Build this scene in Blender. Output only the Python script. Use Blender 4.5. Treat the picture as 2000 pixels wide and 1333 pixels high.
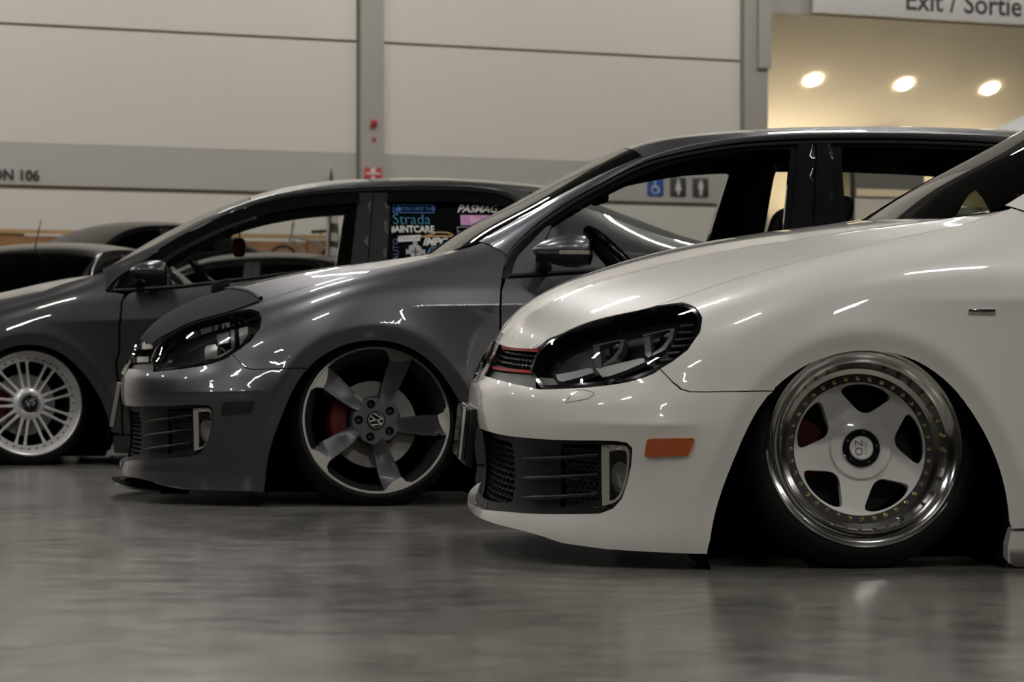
import bpy, bmesh, math, random
import numpy as np
from mathutils import Vector, Matrix, geometry

for _o in list(bpy.data.objects):
    bpy.data.objects.remove(_o)
SC = bpy.context.scene
COL = SC.collection
random.seed(4)
R = math.radians

# ------------------------------------------------------------------ camera
cam_d = bpy.data.cameras.new('camera')
cam = bpy.data.objects.new('camera', cam_d)
COL.objects.link(cam)
cam.location = (0, 0, 0.50)
cam_d.sensor_width = 36.0
cam_d.lens = 104.4
cam.rotation_euler = (R(90.4), 0, 0)
cam_d.clip_start = 0.1
cam_d.clip_end = 300
cam_d.dof.use_dof = True
cam_d.dof.focus_distance = 8.3
cam_d.dof.aperture_fstop = 9.0
SC.camera = cam

# ------------------------------------------------------------------ world, exposure
w = bpy.data.worlds.new('world')
SC.world = w
w.use_nodes = True
w.node_tree.nodes['Background'].inputs[0].default_value = (0.010, 0.010, 0.011, 1)
w.node_tree.nodes['Background'].inputs[1].default_value = 1.0
SC.view_settings.view_transform = 'Standard'
SC.view_settings.look = 'None'
SC.view_settings.gamma = 1.0
SC.view_settings.exposure = 0.0
SC.view_settings.use_curve_mapping = False

HALL_LAMP = 215.0        # emission of the ceiling fixtures
SPOT_LAMP = 60.0        # emission of the exit downlights
HALL_COL = (1.0, 0.975, 0.935)

# ------------------------------------------------------------------ materials
def _mat(name):
    m = bpy.data.materials.new(name)
    m.use_nodes = True
    return m, m.node_tree.nodes, m.node_tree.links, m.node_tree.nodes['Principled BSDF']
def plain(name, col, rough=.5, metal=0., coat=0., spec=.5, noise=0., nscale=40., bump=0., bscale=200., coat_rough=.03):
    m, N, L, B = _mat(name)
    B.inputs['Base Color'].default_value = (*col, 1)
    B.inputs['Roughness'].default_value = rough
    B.inputs['Metallic'].default_value = metal
    B.inputs['Coat Weight'].default_value = coat
    B.inputs['Coat Roughness'].default_value = coat_rough
    B.inputs['Specular IOR Level'].default_value = spec
    if noise or bump:
        tc = N.new('ShaderNodeTexCoord')
    if noise:
        n = N.new('ShaderNodeTexNoise'); n.inputs['Scale'].default_value = nscale; n.inputs['Detail'].default_value = 4
        L.new(tc.outputs['Object'], n.inputs['Vector'])
        mx = N.new('ShaderNodeMix'); mx.data_type = 'RGBA'
        mx.inputs['A'].default_value = (*[c*(1-noise) for c in col], 1)
        mx.inputs['B'].default_value = (*[min(1, c*(1+noise)) for c in col], 1)
        L.new(n.outputs['Fac'], mx.inputs['Factor']); L.new(mx.outputs['Result'], B.inputs['Base Color'])
    if bump:
        n2 = N.new('ShaderNodeTexNoise'); n2.inputs['Scale'].default_value = bscale; n2.inputs['Detail'].default_value = 3
        L.new(tc.outputs['Object'], n2.inputs['Vector'])
        bp = N.new('ShaderNodeBump'); bp.inputs['Strength'].default_value = bump; bp.inputs['Distance'].default_value = .01
        L.new(n2.outputs['Fac'], bp.inputs['Height']); L.new(bp.outputs['Normal'], B.inputs['Normal'])
    return m
def emit(name, col, strength):
    m, N, L, B = _mat(name)
    B.inputs['Base Color'].default_value = (*col, 1)
    B.inputs['Emission Color'].default_value = (*col, 1)
    B.inputs['Emission Strength'].default_value = strength
    return m
def glass(name, tint, ior=1.45, rough=0.0, refl=1.0):
    """thin pane: tinted see-through with fresnel reflection"""
    m = bpy.data.materials.new(name); m.use_nodes = True
    N = m.node_tree.nodes; L = m.node_tree.links
    N.remove(N['Principled BSDF'])
    t = N.new('ShaderNodeBsdfTransparent'); t.inputs[0].default_value = (*tint, 1)
    g = N.new('ShaderNodeBsdfGlossy'); g.inputs['Roughness'].default_value = rough
    f = N.new('ShaderNodeFresnel'); f.inputs['IOR'].default_value = ior
    k = N.new('ShaderNodeMath'); k.operation = 'MULTIPLY'; k.inputs[1].default_value = refl
    x = N.new('ShaderNodeMixShader')
    L.new(f.outputs[0], k.inputs[0]); L.new(k.outputs[0], x.inputs[0]); L.new(t.outputs[0], x.inputs[1]); L.new(g.outputs[0], x.inputs[2])
    L.new(x.outputs[0], N['Material Output'].inputs['Surface'])
    return m
def paint(name, col, metal, rough, flake):
    m, N, L, B = _mat(name)
    tc = N.new('ShaderNodeTexCoord')
    v = N.new('ShaderNodeTexVoronoi'); v.inputs['Scale'].default_value = 2500
    L.new(tc.outputs['Object'], v.inputs['Vector'])
    mx = N.new('ShaderNodeMix'); mx.data_type = 'RGBA'
    mx.inputs['A'].default_value = (*[c*(1-flake) for c in col], 1)
    mx.inputs['B'].default_value = (*[min(1, c*(1+flake)) for c in col], 1)
    sp = N.new('ShaderNodeSeparateColor'); L.new(v.outputs['Color'], sp.inputs[0])
    L.new(sp.outputs[0], mx.inputs['Factor']); L.new(mx.outputs['Result'], B.inputs['Base Color'])
    B.inputs['Metallic'].default_value = metal; B.inputs['Roughness'].default_value = rough
    B.inputs['Coat Weight'].default_value = 1.0; B.inputs['Coat Roughness'].default_value = .02
    B.inputs['Coat IOR'].default_value = 1.5
    return m
M = {}
M['white_paint'] = paint('white_paint', (.74, .71, .66), 0., .32, .01)
M['grey_paint'] = paint('grey_paint', (.112, .109, .122), .9, .36, .12)
M['dark_paint'] = paint('dark_paint', (.036, .036, .036), .7, .38, .15)
M['black_paint'] = paint('black_paint', (.010, .010, .012), .1, .30, .05)
M['gloss_black'] = plain('gloss_black', (.006, .006, .007), .12, coat=1.)
M['satin_black'] = plain('satin_black', (.008, .008, .008), .42, spec=.32, bump=.05, bscale=900)
M['trim_black'] = plain('trim_black', (.006, .0057, .0054), .5, spec=.24, bump=.06, bscale=800)
M['frame_grey'] = plain('frame_grey', (.055, .053, .055), .45, bump=.05, bscale=700)
M['void'] = plain('void', (.0025, .0025, .0025), .9, spec=.1)
M['interior'] = plain('interior', (.008, .008, .009), .75, spec=.25, bump=.08, bscale=500)
M['light_trim'] = plain('light_trim', (.22, .24, .23), .7, bump=.05, bscale=400)
M['beige_cloth'] = plain('beige_cloth', (.42, .39, .34), .9, noise=.12, nscale=14, bump=.3, bscale=60)
M['tyre'] = plain('tyre', (.007, .007, .007), .62, spec=.22, noise=.2, nscale=30, bump=.1, bscale=300)
M['chrome'] = plain('chrome', (.80, .80, .80), .06, metal=1.)
M['polished'] = plain('polished', (.90, .89, .87), .11, metal=1., bump=.02, bscale=30)
M['satin_alloy'] = plain('satin_alloy', (.45, .435, .40), .38, metal=.85, noise=.05, nscale=200)
M['gunmetal'] = plain('gunmetal', (.075, .073, .077), .42, metal=.7, coat=.25, coat_rough=.2)
M['silver_white'] = plain('silver_white', (.62, .61, .60), .28, metal=.35, coat=.5)
M['wheel_white'] = plain('wheel_white', (.76, .74, .70), .30, coat=.7)
M['barrel'] = plain('barrel', (.012, .012, .012), .55, metal=.4)
M['gold_bolt'] = plain('gold_bolt', (.80, .64, .32), .2, metal=1.)
M['steel_bolt'] = plain('steel_bolt', (.30, .29, .28), .3, metal=1.)
M['rotor'] = plain('rotor', (.30, .285, .26), .45, metal=.7, noise=.12, nscale=60)
M['red_caliper'] = plain('red_caliper', (.07, .005, .003), .5, spec=.2)
M['red_trim'] = plain('red_trim', (.50, .03, .02), .35, coat=.4)
M['amber'] = plain('amber', (.46, .085, .014), .28, coat=.8, noise=.15, nscale=220, bump=.15, bscale=500)
M['smoked'] = plain('smoked', (.004, .004, .004), .25, coat=.6)
M['reflector'] = plain('reflector', (.72, .71, .69), .22, metal=.6, bump=.04, bscale=60)
M['led_white'] = plain('led_white', (.88, .88, .88), .42, metal=.2, noise=.15, nscale=500)
M['fog_frame'] = plain('fog_frame', (.42, .40, .36), .4, metal=.4)
M['indicator'] = plain('indicator', (.50, .46, .38), .25, metal=.3, noise=.3, nscale=60)
M['bra'] = plain('bra', (.013, .0122, .0118), .7, spec=.10, bump=.15, bscale=500, noise=.1, nscale=30)
M['clear'] = glass('clear', (.96, .97, .96), 1.42)
M['lamp_glass'] = glass('lamp_glass', (.93, .93, .93), 1.45)
M['smoke_lamp_glass'] = glass('smoke_lamp_glass', (.84, .84, .84), 1.45)
M['screen_glass'] = glass('screen_glass', (.11, .115, .095), 1.50)
M['far_screen'] = glass('far_screen', (.03, .03, .03), 1.4)
M['dark_glass'] = glass('dark_glass', (.035, .036, .038), 1.5)
M['privacy_glass'] = plain('privacy_glass', (.004, .004, .005), .03, coat=1., coat_rough=.0)
M['mirror_glass'] = plain('mirror_glass', (.7, .7, .7), .02, metal=1.)

# ------------------------------------------------------------------ object helpers
def link(name, me, mat=None, parent=None):
    o = bpy.data.objects.new(name, me)
    COL.objects.link(o)
    if mat is not None and me is not None and len(me.materials) == 0:
        me.materials.append(M[mat] if isinstance(mat, str) else mat)
    if parent is not None:
        o.parent = parent
    return o
def thing(name, label, cat, loc=(0, 0, 0), rz=0., group=None):
    o = bpy.data.objects.new(name, None)
    COL.objects.link(o)
    o.empty_display_size = .2
    o.location = loc; o.rotation_euler = (0, 0, rz)
    tag(o, label, cat, group)
    return o
def part(name, parent, loc=(0, 0, 0), rot=(0, 0, 0)):
    o = bpy.data.objects.new(name, None)
    COL.objects.link(o); o.parent = parent; o.empty_display_size = .05
    o.location = loc; o.rotation_euler = rot
    return o
def tag(o, label, cat, group=None):
    o['label'] = label; o['category'] = cat
    if group: o['group'] = group
    return o
def struct(o):
    o['kind'] = 'structure'
    return o
def raw(name, V, Fc, mat, parent=None, smooth=False):
    me = bpy.data.meshes.new(name)
    me.from_pydata([tuple(map(float, v)) for v in V], [], [tuple(map(int, f)) for f in Fc])
    if smooth:
        me.polygons.foreach_set('use_smooth', [True]*len(me.polygons))
    me.update()
    return link(name, me, mat, parent)
def bm_obj(name, bm, mat, parent=None, smooth=None):
    """smooth: angle in degrees for smooth shading, None for flat"""
    bmesh.ops.recalc_face_normals(bm, faces=bm.faces)
    me = bpy.data.meshes.new(name)
    bm.to_mesh(me); bm.free()
    if smooth is not None:
        me.polygons.foreach_set('use_smooth', [True]*len(me.polygons))
        me.set_sharp_from_angle(angle=R(smooth))
    return link(name, me, mat, parent)
def bm_box(bm, lo, hi, bevel=0., seg=2, mtx=None):
    r = bmesh.ops.create_cube(bm, size=1.0)
    vs = r['verts']
    c = [(a+b)/2 for a, b in zip(lo, hi)]; s = [abs(b-a) for a, b in zip(lo, hi)]
    for v in vs:
        v.co = Vector((c[0]+v.co.x*s[0], c[1]+v.co.y*s[1], c[2]+v.co.z*s[2]))
    if bevel:
        es = list({e for v in vs for e in v.link_edges})
        r2 = bmesh.ops.bevel(bm, geom=es, offset=bevel, segments=seg, affect='EDGES', profile=.5)
        vs = list({v for f in r2['faces'] for v in f.verts} | {v for v in vs if v.is_valid})
    if mtx is not None:
        for v in vs: v.co = mtx @ v.co
    return vs
def box(name, lo, hi, mat, parent=None, bevel=0., seg=2, smooth=40):
    bm = bmesh.new(); bm_box(bm, lo, hi, bevel, seg)
    return bm_obj(name, bm, mat, parent, smooth if bevel else None)
def bm_tube(bm, pts, rad, n=8, closed=False, flat=1.0):
    """swept tube; rad scalar or per point"""
    P = [Vector(p) for p in pts]; k = len(P)
    rr = [rad]*k if not hasattr(rad, '__len__') else rad
    rings = []; up = Vector((0, 0, 1)); prev = None
    for i in range(k):
        a = P[(i-1) % k] if (closed or i) else P[i]; b = P[(i+1) % k] if (closed or i < k-1) else P[i]
        t = (b-a).normalized()
        if prev is None:
            q = up if abs(t.dot(up)) < .9 else Vector((1, 0, 0))
            u = t.cross(q).normalized()
        else:
            u = (prev-t*prev.dot(t)).normalized()
        prev = u; v = t.cross(u)
        rings.append([bm.verts.new(P[i]+(u*math.cos(2*math.pi*j/n)+v*math.sin(2*math.pi*j/n)*flat)*rr[i]) for j in range(n)])
    for i in range(k if closed else k-1):
        A = rings[i]; B = rings[(i+1) % k]
        for j in range(n):
            bm.faces.new((A[j], A[(j+1) % n], B[(j+1) % n], B[j]))
    if not closed:
        bm.faces.new(rings[0][::-1]); bm.faces.new(rings[-1])
def tube(name, pts, rad, mat, parent=None, n=8, closed=False):
    bm = bmesh.new(); bm_tube(bm, pts, rad, n, closed)
    return bm_obj(name, bm, mat, parent, 50)
def bm_lathe(bm, prof, seg=64, a0=0., a1=2*math.pi):
    """profile (r, y) turned about the Y axis"""
    full = abs(a1-a0-2*math.pi) < 1e-6; n = seg if full else seg+1
    rings = []
    for r, y in prof:
        if r < 1e-6:
            rings.append([bm.verts.new((0, y, 0))])
        else:
            rings.append([bm.verts.new((r*math.cos(a0+(a1-a0)*j/seg), y, r*math.sin(a0+(a1-a0)*j/seg))) for j in range(n)])
    for A, B in zip(rings, rings[1:]):
        for j in range(n if full else n-1):
            k = (j+1) % n
            if len(A) == 1: bm.faces.new((A[0], B[k], B[j]))
            elif len(B) == 1: bm.faces.new((A[j], A[k], B[0]))
            else: bm.faces.new((A[j], A[k], B[k], B[j]))
def lathe(name, prof, mat, parent=None, seg=64, smooth=35, a0=0., a1=2*math.pi):
    bm = bmesh.new(); bm_lathe(bm, prof, seg, a0, a1)
    return bm_obj(name, bm, mat, parent, smooth)
def in_poly(P, poly):
    x = P[:, 0]; y = P[:, 1]; r = np.zeros(len(P), bool); n = len(poly)
    for i in range(n):
        x0, y0 = poly[i]; x1, y1 = poly[(i+1) % n]
        if y0 == y1: continue
        c = ((y0 > y) != (y1 > y)) & (x < (x1-x0)*(y-y0)/(y1-y0)+x0)
        r ^= c
    return r
def seg_dist(P, loops):
    d = np.full(len(P), 9.)
    for lp in loops:
        n = len(lp)
        for i in range(n):
            a = lp[i]; b = lp[(i+1) % n]; ab = b-a; q = ab@ab
            if q < 1e-14: continue
            t = np.clip(((P-a)@ab)/q, 0, 1)
            d = np.minimum(d, np.hypot(*(P-a-t[:, None]*ab).T))
    return d
def resample(lp, res):
    lp = np.asarray(lp, float); out = []
    for i in range(len(lp)):
        a = lp[i]; b = lp[(i+1) % len(lp)]; L = np.hypot(*(b-a)); k = max(1, int(math.ceil(L/res)))
        for j in range(k): out.append(a+(b-a)*j/k)
    out = np.array(out)
    keep = np.hypot(*(out-np.roll(out, 1, 0)).T) > 1e-6
    return out[keep]
def smooth_loop(pts, per=6, corner=()):
    """Catmull-Rom through the points of a closed outline; indexes in corner stay sharp"""
    P = [np.array(p, float) for p in pts]; n = len(P); out = []
    for i in range(n):
        p1, p2 = P[i], P[(i+1) % n]
        p0 = P[(i-1) % n] if i not in corner else p1*2-p2
        p3 = P[(i+2) % n] if (i+1) % n not in corner else p2*2-p1
        for k in range(per):
            t = k/per
            out.append(.5*((2*p1)+(-p0+p2)*t+(2*p0-5*p1+4*p2-p3)*t*t+(-p0+3*p1-3*p2+p3)*t**3))
    return np.array(out)
def round_poly(pts, r, n=4):
    P = [np.array(p, float) for p in pts]; m = len(P); out = []
    for i in range(m):
        a, b, c = P[i-1], P[i], P[(i+1) % m]; u = (a-b)/np.linalg.norm(a-b); v = (c-b)/np.linalg.norm(c-b)
        p, q = b+u*r, b+v*r
        for k in range(n+1):
            t = k/n; out.append((1-t)**2*p+2*t*(1-t)*b+t*t*q)
    return np.array(out)
def smooth_line(pts, per=6):
    P = np.array(pts, float); n = len(P); t = np.concatenate([[0], np.cumsum(np.linalg.norm(np.diff(P, axis=0), axis=1))])
    f = ncs(t, P); q = np.interp(np.linspace(0, n-1, (n-1)*per+1), np.arange(n), t)
    return f(q)
def cdt(loops, res, extra=None):
    L = [resample(l, res) for l in loops]
    lo = L[0].min(0); hi = L[0].max(0)
    g = np.array([(x+(res/2 if j % 2 else 0), y) for j, y in enumerate(np.arange(lo[1]+res*.45, hi[1], res*.866)) for x in np.arange(lo[0], hi[0], res)])
    if len(g):
        k = in_poly(g, L[0])
        for h in L[1:]: k &= ~in_poly(g, h)
        g = g[k]
    if len(g):
        g = g[seg_dist(g, L) > res*.45]
    if extra is not None and len(extra):
        x = np.asarray(extra, float); k = in_poly(x, L[0])
        for h in L[1:]: k &= ~in_poly(x, h)
        x = x[k]
        if len(x): x = x[seg_dist(x, L) > .002]
        if len(x):
            if len(g):
                d2 = ((g[:, None, :]-x[None, :, :])**2).sum(2).min(1); g = g[d2 > (res*.55)**2]
            g = np.concatenate([g, x]) if len(g) else x
    V = []; E = []
    for l in L:
        b = len(V); n = len(l); V += [Vector(p) for p in l]; E += [(b+i, b+(i+1) % n) for i in range(n)]
    V += [Vector(p) for p in g]
    r = geometry.delaunay_2d_cdt(V, E, [], 0, 1e-8)
    v2 = np.array([tuple(p) for p in r[0]]); T = np.array([f for f in r[2] if len(f) == 3])
    c = v2[T].mean(1); k = in_poly(c, L[0])
    for h in L[1:]: k &= ~in_poly(c, h)
    T = T[k]
    a = v2[T[:, 0]]; b = v2[T[:, 1]]; c = v2[T[:, 2]]
    ar = (b[:, 0]-a[:, 0])*(c[:, 1]-a[:, 1])-(b[:, 1]-a[:, 1])*(c[:, 0]-a[:, 0])
    T = np.where((ar < 0)[:, None], T[:, ::-1], T)
    T = T[np.abs(ar) > 1e-12]
    used = np.unique(T); mp = np.full(len(v2), -1); mp[used] = np.arange(len(used))
    return v2[used], mp[T]
def panel(name, pieces, mat, parent=None, depth=.012, two_sided=False):
    """pieces: (V, N, tris). One smooth skin with its own normals and an edge turned inwards by depth"""
    Vs = []; Fs = []; LN = []; base = 0
    for V, N, T in pieces:
        # orient
        fn = np.cross(V[T[:, 1]]-V[T[:, 0]], V[T[:, 2]]-V[T[:, 0]])
        fl = np.einsum('ij,ij->i', fn, N[T[:, 0]]) < 0
        T = np.where(fl[:, None], T[:, ::-1], T)
        Vs += list(V); b0 = base; base += len(V)
        for t in T:
            Fs.append(tuple(t+b0)); LN += [N[t[0]], N[t[1]], N[t[2]]]
        if depth:
            cnt = {}
            for t in T:
                for i in range(3):
                    a, b = t[i], t[(i+1) % 3]; cnt[(a, b)] = 1
            be = [(a, b) for (a, b) in cnt if (b, a) not in cnt]
            be = [(a, b) for a, b in be if not (abs(V[a][1]) < 2e-3 and abs(V[b][1]) < 2e-3 and len(pieces) > 1)]
            idx = {}
            for a, b in be:
                for q in (a, b):
                    if q not in idx:
                        idx[q] = base; Vs.append(V[q]-N[q]*depth); base += 1
            for a, b in be:
                f = (b+b0, a+b0, idx[a], idx[b])
                e1 = V[a]-V[b]; e2 = -N[a]; n = np.cross(e1, e2); n /= max(np.linalg.norm(n), 1e-9)
                Fs.append(f); LN += [n]*4
    me = bpy.data.meshes.new(name)
    me.from_pydata([tuple(map(float, v)) for v in Vs], [], [tuple(map(int, f)) for f in Fs])
    me.polygons.foreach_set('use_smooth', [True]*len(me.polygons))
    me.update()
    me.normals_split_custom_set([tuple(map(float, n)) for n in LN])
    return link(name, me, mat, parent)
def flipY(V, N, T):
    s = np.array([1, -1, 1.]); return V*s, N*s, T
def text_mesh(body, size, shear=0., bold=0., align='CENTER', extrude=0.0, space=1.0):
    cu = bpy.data.curves.new('lettering', 'FONT')
    cu.body = body; cu.size = size; cu.shear = shear; cu.offset = bold; cu.align_x = align; cu.align_y = 'CENTER'
    cu.extrude = extrude; cu.resolution_u = 3; cu.space_character = space
    o = bpy.data.objects.new('lettering', cu); COL.objects.link(o)
    dg = bpy.context.evaluated_depsgraph_get()
    me = bpy.data.meshes.new_from_object(o.evaluated_get(dg))
    bpy.data.objects.remove(o)
    me.materials.clear()
    return me
def ncs(xk, yk):
    """natural cubic spline through (xk, yk), linear beyond the ends"""
    x = np.asarray(xk, float); y = np.asarray(yk, float); n = len(x)
    A = np.eye(n); r = np.zeros((n,) + y.shape[1:])
    h = np.diff(x)
    for i in range(1, n-1):
        A[i, i-1] = h[i-1]; A[i, i] = 2*(h[i-1]+h[i]); A[i, i+1] = h[i]
        r[i] = 6*((y[i+1]-y[i])/h[i] - (y[i]-y[i-1])/h[i-1])
    m = np.linalg.solve(A, r)
    def f(q):
        q = np.asarray(q, float); sh = q.shape; q = q.ravel()
        k = np.clip(np.searchsorted(x, q)-1, 0, n-2)
        hh = h[k]; qc = np.clip(q, x[0], x[-1])
        a = (x[k+1]-qc)/hh; b = (qc-x[k])/hh
        ex = (slice(None),) + (None,)*(y.ndim-1)
        v = a[ex]*y[k]+b[ex]*y[k+1]+((a**3-a)[ex]*m[k]+(b**3-b)[ex]*m[k+1])*(hh**2)[ex]/6
        d = (y[k+1]-y[k])/hh[ex] + ((1-3*a*a)[ex]*m[k]+(3*b*b-1)[ex]*m[k+1])*hh[ex]/6
        v = v + d*(q-qc)[ex]
        return v.reshape(sh+y.shape[1:])
    return f
def lin(xk, yk):
    return lambda q: np.interp(q, xk, yk)
FLARE = ncs([-.05, 0, .030, .046, .056, .080, .12, .18, .24, .30], [-.25, 0, .68, .99, .99, .72, .38, .14, .04, 0])
class Belt:
    """lower body side: sections (y,z) per station x, wrapped round the nose and the tail"""
    def __init__(s, stations, nose, Lc, p, tail, Lr, creases=(), arches=()):
        xs = [a[0] for a in stations]
        s.nr = len(stations[0][1])
        s.Z = ncs(xs, [a[1] for a in stations]); s.Y = ncs(xs, [a[2] for a in stations])
        n = s.nr; I = np.eye(n)
        s.B = ncs(np.arange(n), I)          # basis: value at sigma as weights of rows
        s.xf = ncs(*zip(*nose)); s.Lc = Lc; s.p = p
        s.xr = ncs(*zip(*tail)); s.Lr = Lr
        s.creases = creases; s.arches = arches
        t = np.linspace(0, 1, 2001)**2; W = .87
        y = W*(1-(1-t)**p)**(1/p); ds = np.hypot(np.diff(t)*Lc, np.diff(y))
        s._t = t; s._s = np.concatenate([[0], np.cumsum(ds)])
    def zsec(s, x, sg):
        return np.einsum('ij,ij->i', s.B(sg), s.Z(x))
    def sig(s, x, z):
        """row parameter at which the section of x reaches height z"""
        x = np.asarray(x, float); z = np.asarray(z, float); Rz = s.Z(x)
        if not hasattr(s, '_g'):
            s._g = np.linspace(-2, s.nr+1, 160); s._G = s.B(s._g).T
        T = Rz@s._G; n = len(s._g)
        k = np.clip((T < z[:, None]).sum(1), 1, n-1); i = np.arange(len(x))
        a = T[i, k-1]; b = T[i, k]; g = s._g
        q = g[k-1]+(g[k]-g[k-1])*np.clip((z-a)/np.where(np.abs(b-a) < 1e-12, 1, b-a), 0, 1)
        h = g[1]-g[0]
        for _ in range(2):
            e = np.einsum('ij,ij->i', s.B(q), Rz)-z
            q = q-np.clip(e/np.maximum((b-a)/h, 1e-6), -h, h)
        return q
    def C(s, x, z):
        p = s.p
        t = np.clip((x-s.xf(z))/s.Lc, 0, 1); c = (1-(1-t)**p)**(1/p)
        t = np.clip((s.xr(z)-x)/s.Lr, 0, 1); c2 = (1-(1-t)**p)**(1/p)
        return c*c2
    def at(s, x, sg):
        x = np.asarray(x, float); sg = np.asarray(sg, float)
        b = s.B(sg); z = np.einsum('ij,ij->i', b, s.Z(x)); y = np.einsum('ij,ij->i', b, s.Y(x))
        for zc, amp, w, fade in s.creases:
            y = y + amp*fade(x)*np.exp(-np.sqrt((z-zc(x))**2+1.4e-5)/w)
        for cx, cz, R, amp in s.arches:
            an = np.degrees(np.arctan2(z-cz, x-cx)); d = np.hypot(x-cx, z-cz)-R(an)
            g = FLARE(np.clip(d, -.05, .30))*np.clip((z-.05)/.25, 0, 1)
            y = y + amp*g
        return x, y*s.C(x, z), z
    def side(s, x, z):
        return s.at(x, s.sig(x, z))
    def front(s, y, z):
        y = np.asarray(y, float); z = np.asarray(z, float)
        lo = s.xf(z); hi = s.xf(z)+s.Lc
        for _ in range(18):
            md = (lo+hi)/2; _, v, _ = s.side(md, z); up = v < np.abs(y)
            lo = np.where(up, md, lo); hi = np.where(up, hi, md)
        return (lo+hi)/2
    # (x,z) <-> meshing domain
    def dom(s, x, z):
        t = (x-s.xf(z))/s.Lc
        u = np.where(t < 1, np.interp(t, s._t, s._s), s._s[-1]+(t-1)*s.Lc)
        return u, s.sig(x, z)*.066
    def undom(s, u, v):
        t = np.where(u < s._s[-1], np.interp(u, s._s, s._t), 1+(u-s._s[-1])/s.Lc)
        sg = v/.066; x = s.xf(np.full(u.shape, .35))+s.Lc*t
        for _ in range(6):
            z = s.zsec(x, sg); x = s.xf(z)+s.Lc*t
        return x, sg
class Top:
    """z over (x,y): crown between a centre line and an edge curve"""
    def __init__(s, zc, ye, ze, n, extra=None):
        s.zc, s.ye, s.ze, s.n, s.extra = zc, ye, ze, n, extra
    def z(s, x, y):
        zc = s.zc(x); u = np.minimum(np.abs(y)/s.ye(x), 1.12)
        v = zc-(zc-s.ze(x))*u**s.n(x)
        if s.extra: v = v+s.extra(x, np.abs(y))
        return v
# ------------------------------------------------------------------ car surfaces
# car frame: x rearwards from the front axle, -y the side towards the camera (driver's side), z up
def belt_xyz(b, uv):
    x, sg = b.undom(uv[:, 0], uv[:, 1])
    x, y, z = b.at(x, sg)
    return np.stack([x, -y, z], 1)
_bp = {}
_rows = {}
def belt_rows(b):
    """extra mesh rows along the creases and the arch flares so that they shade cleanly"""
    if id(b) in _rows: return _rows[id(b)]
    X = []; Z = []
    for cx, cz, Rr, amp in b.arches:
        for d in (.012, .024, .036, .044, .049, .054, .062, .075, .09):
            for a in np.arange(-35, 216, 2.2):
                an = (a+180) % 360-180; r = float(Rr(an))+d
                X.append(cx+r*math.cos(R(a))); Z.append(cz+r*math.sin(R(a)))
    for zc, amp, w_, fade in b.creases:
        for x in np.arange(float(b.xf(.4))+.03, float(b.xr(.6))-.25, .016):
            if float(fade(x)) < .02: continue
            for d in (-.022, -.010, -.004, .0, .004, .010, .022):
                X.append(x); Z.append(float(zc(x))+d)
    X = np.array(X); Z = np.array(Z); k = Z > .04
    u, v = b.dom(X[k], Z[k]); _rows[id(b)] = np.stack([u, v], 1)
    return _rows[id(b)]
def belt_piece(b, loops, res=.02, off=0., far=False):
    key = (id(b), res, off, b''.join(np.ascontiguousarray(l).tobytes() for l in loops))
    if key in _bp:
        P, N, T = _bp[key]
        return flipY(P, N, T) if far else (P, N, T)
    uv, T = cdt(loops, res, belt_rows(b) if res < .03 else None)
    h = 4e-4
    P = belt_xyz(b, uv)
    ua = uv.copy(); ua[:, 0] = np.maximum(ua[:, 0]-h, 0); ub = uv.copy(); ub[:, 0] += h
    va = uv.copy(); va[:, 1] -= h; vb = uv.copy(); vb[:, 1] += h
    N = np.cross(belt_xyz(b, ub)-belt_xyz(b, ua), belt_xyz(b, vb)-belt_xyz(b, va))
    N /= np.maximum(np.linalg.norm(N, axis=1), 1e-12)[:, None]
    c = uv[:, 0] < 1e-5; N[c, 1] = 0
    N /= np.maximum(np.linalg.norm(N, axis=1), 1e-12)[:, None]
    P = P-N*off if off else P
    if off: P[c, 1] = 0
    _bp[key] = (P, N, T)
    return flipY(P, N, T) if far else (P, N, T)
def bdom(b, pts):
    """outline points (x,z), or ('c', z) on the centre line of the nose, or ('y', y, z), to the meshing domain"""
    n = len(pts); out = np.zeros((n, 2))
    ic = [i for i in range(n) if isinstance(pts[i][0], str) and pts[i][0] == 'c']
    iy = [i for i in range(n) if isinstance(pts[i][0], str) and pts[i][0] == 'y']
    ix = [i for i in range(n) if not isinstance(pts[i][0], str)]
    if ic:
        z = np.array([pts[i][1] for i in ic], float); out[ic, 0] = 0; out[ic, 1] = b.sig(b.xf(z), z)*.066
    if iy:
        y = np.array([pts[i][1] for i in iy], float); z = np.array([pts[i][2] for i in iy], float)
        u, v = b.dom(b.front(y, z), z); out[iy, 0] = u; out[iy, 1] = v
    if ix:
        u, v = b.dom(np.array([pts[i][0] for i in ix], float), np.array([pts[i][1] for i in ix], float)); out[ix, 0] = u; out[ix, 1] = v
    return out
def inset(lp, g):
    """outline pulled in by g: leaves the shut line between neighbouring panels"""
    lp = resample(np.asarray(lp, float), .03); n = len(lp); e = np.roll(lp, -1, 0)-lp
    area = np.sum(lp[:, 0]*np.roll(lp[:, 1], -1)-np.roll(lp[:, 0], -1)*lp[:, 1])
    nr = np.stack([-e[:, 1], e[:, 0]], 1)*(1 if area > 0 else -1); nr /= np.maximum(np.linalg.norm(nr, axis=1), 1e-12)[:, None]
    m = nr+np.roll(nr, 1, 0); m /= np.maximum(np.linalg.norm(m, axis=1), 1e-6)[:, None]
    k = np.clip(1/np.maximum(np.einsum('ij,ij->i', m, nr), .4), 1, 2)
    out = lp+m*(g*k)[:, None]; c = lp[:, 0] < 1e-6; out[c, 0] = lp[c, 0]
    return out
def gdom(b, pts, g=.0009):
    return inset(bdom(b, pts), g)
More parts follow.
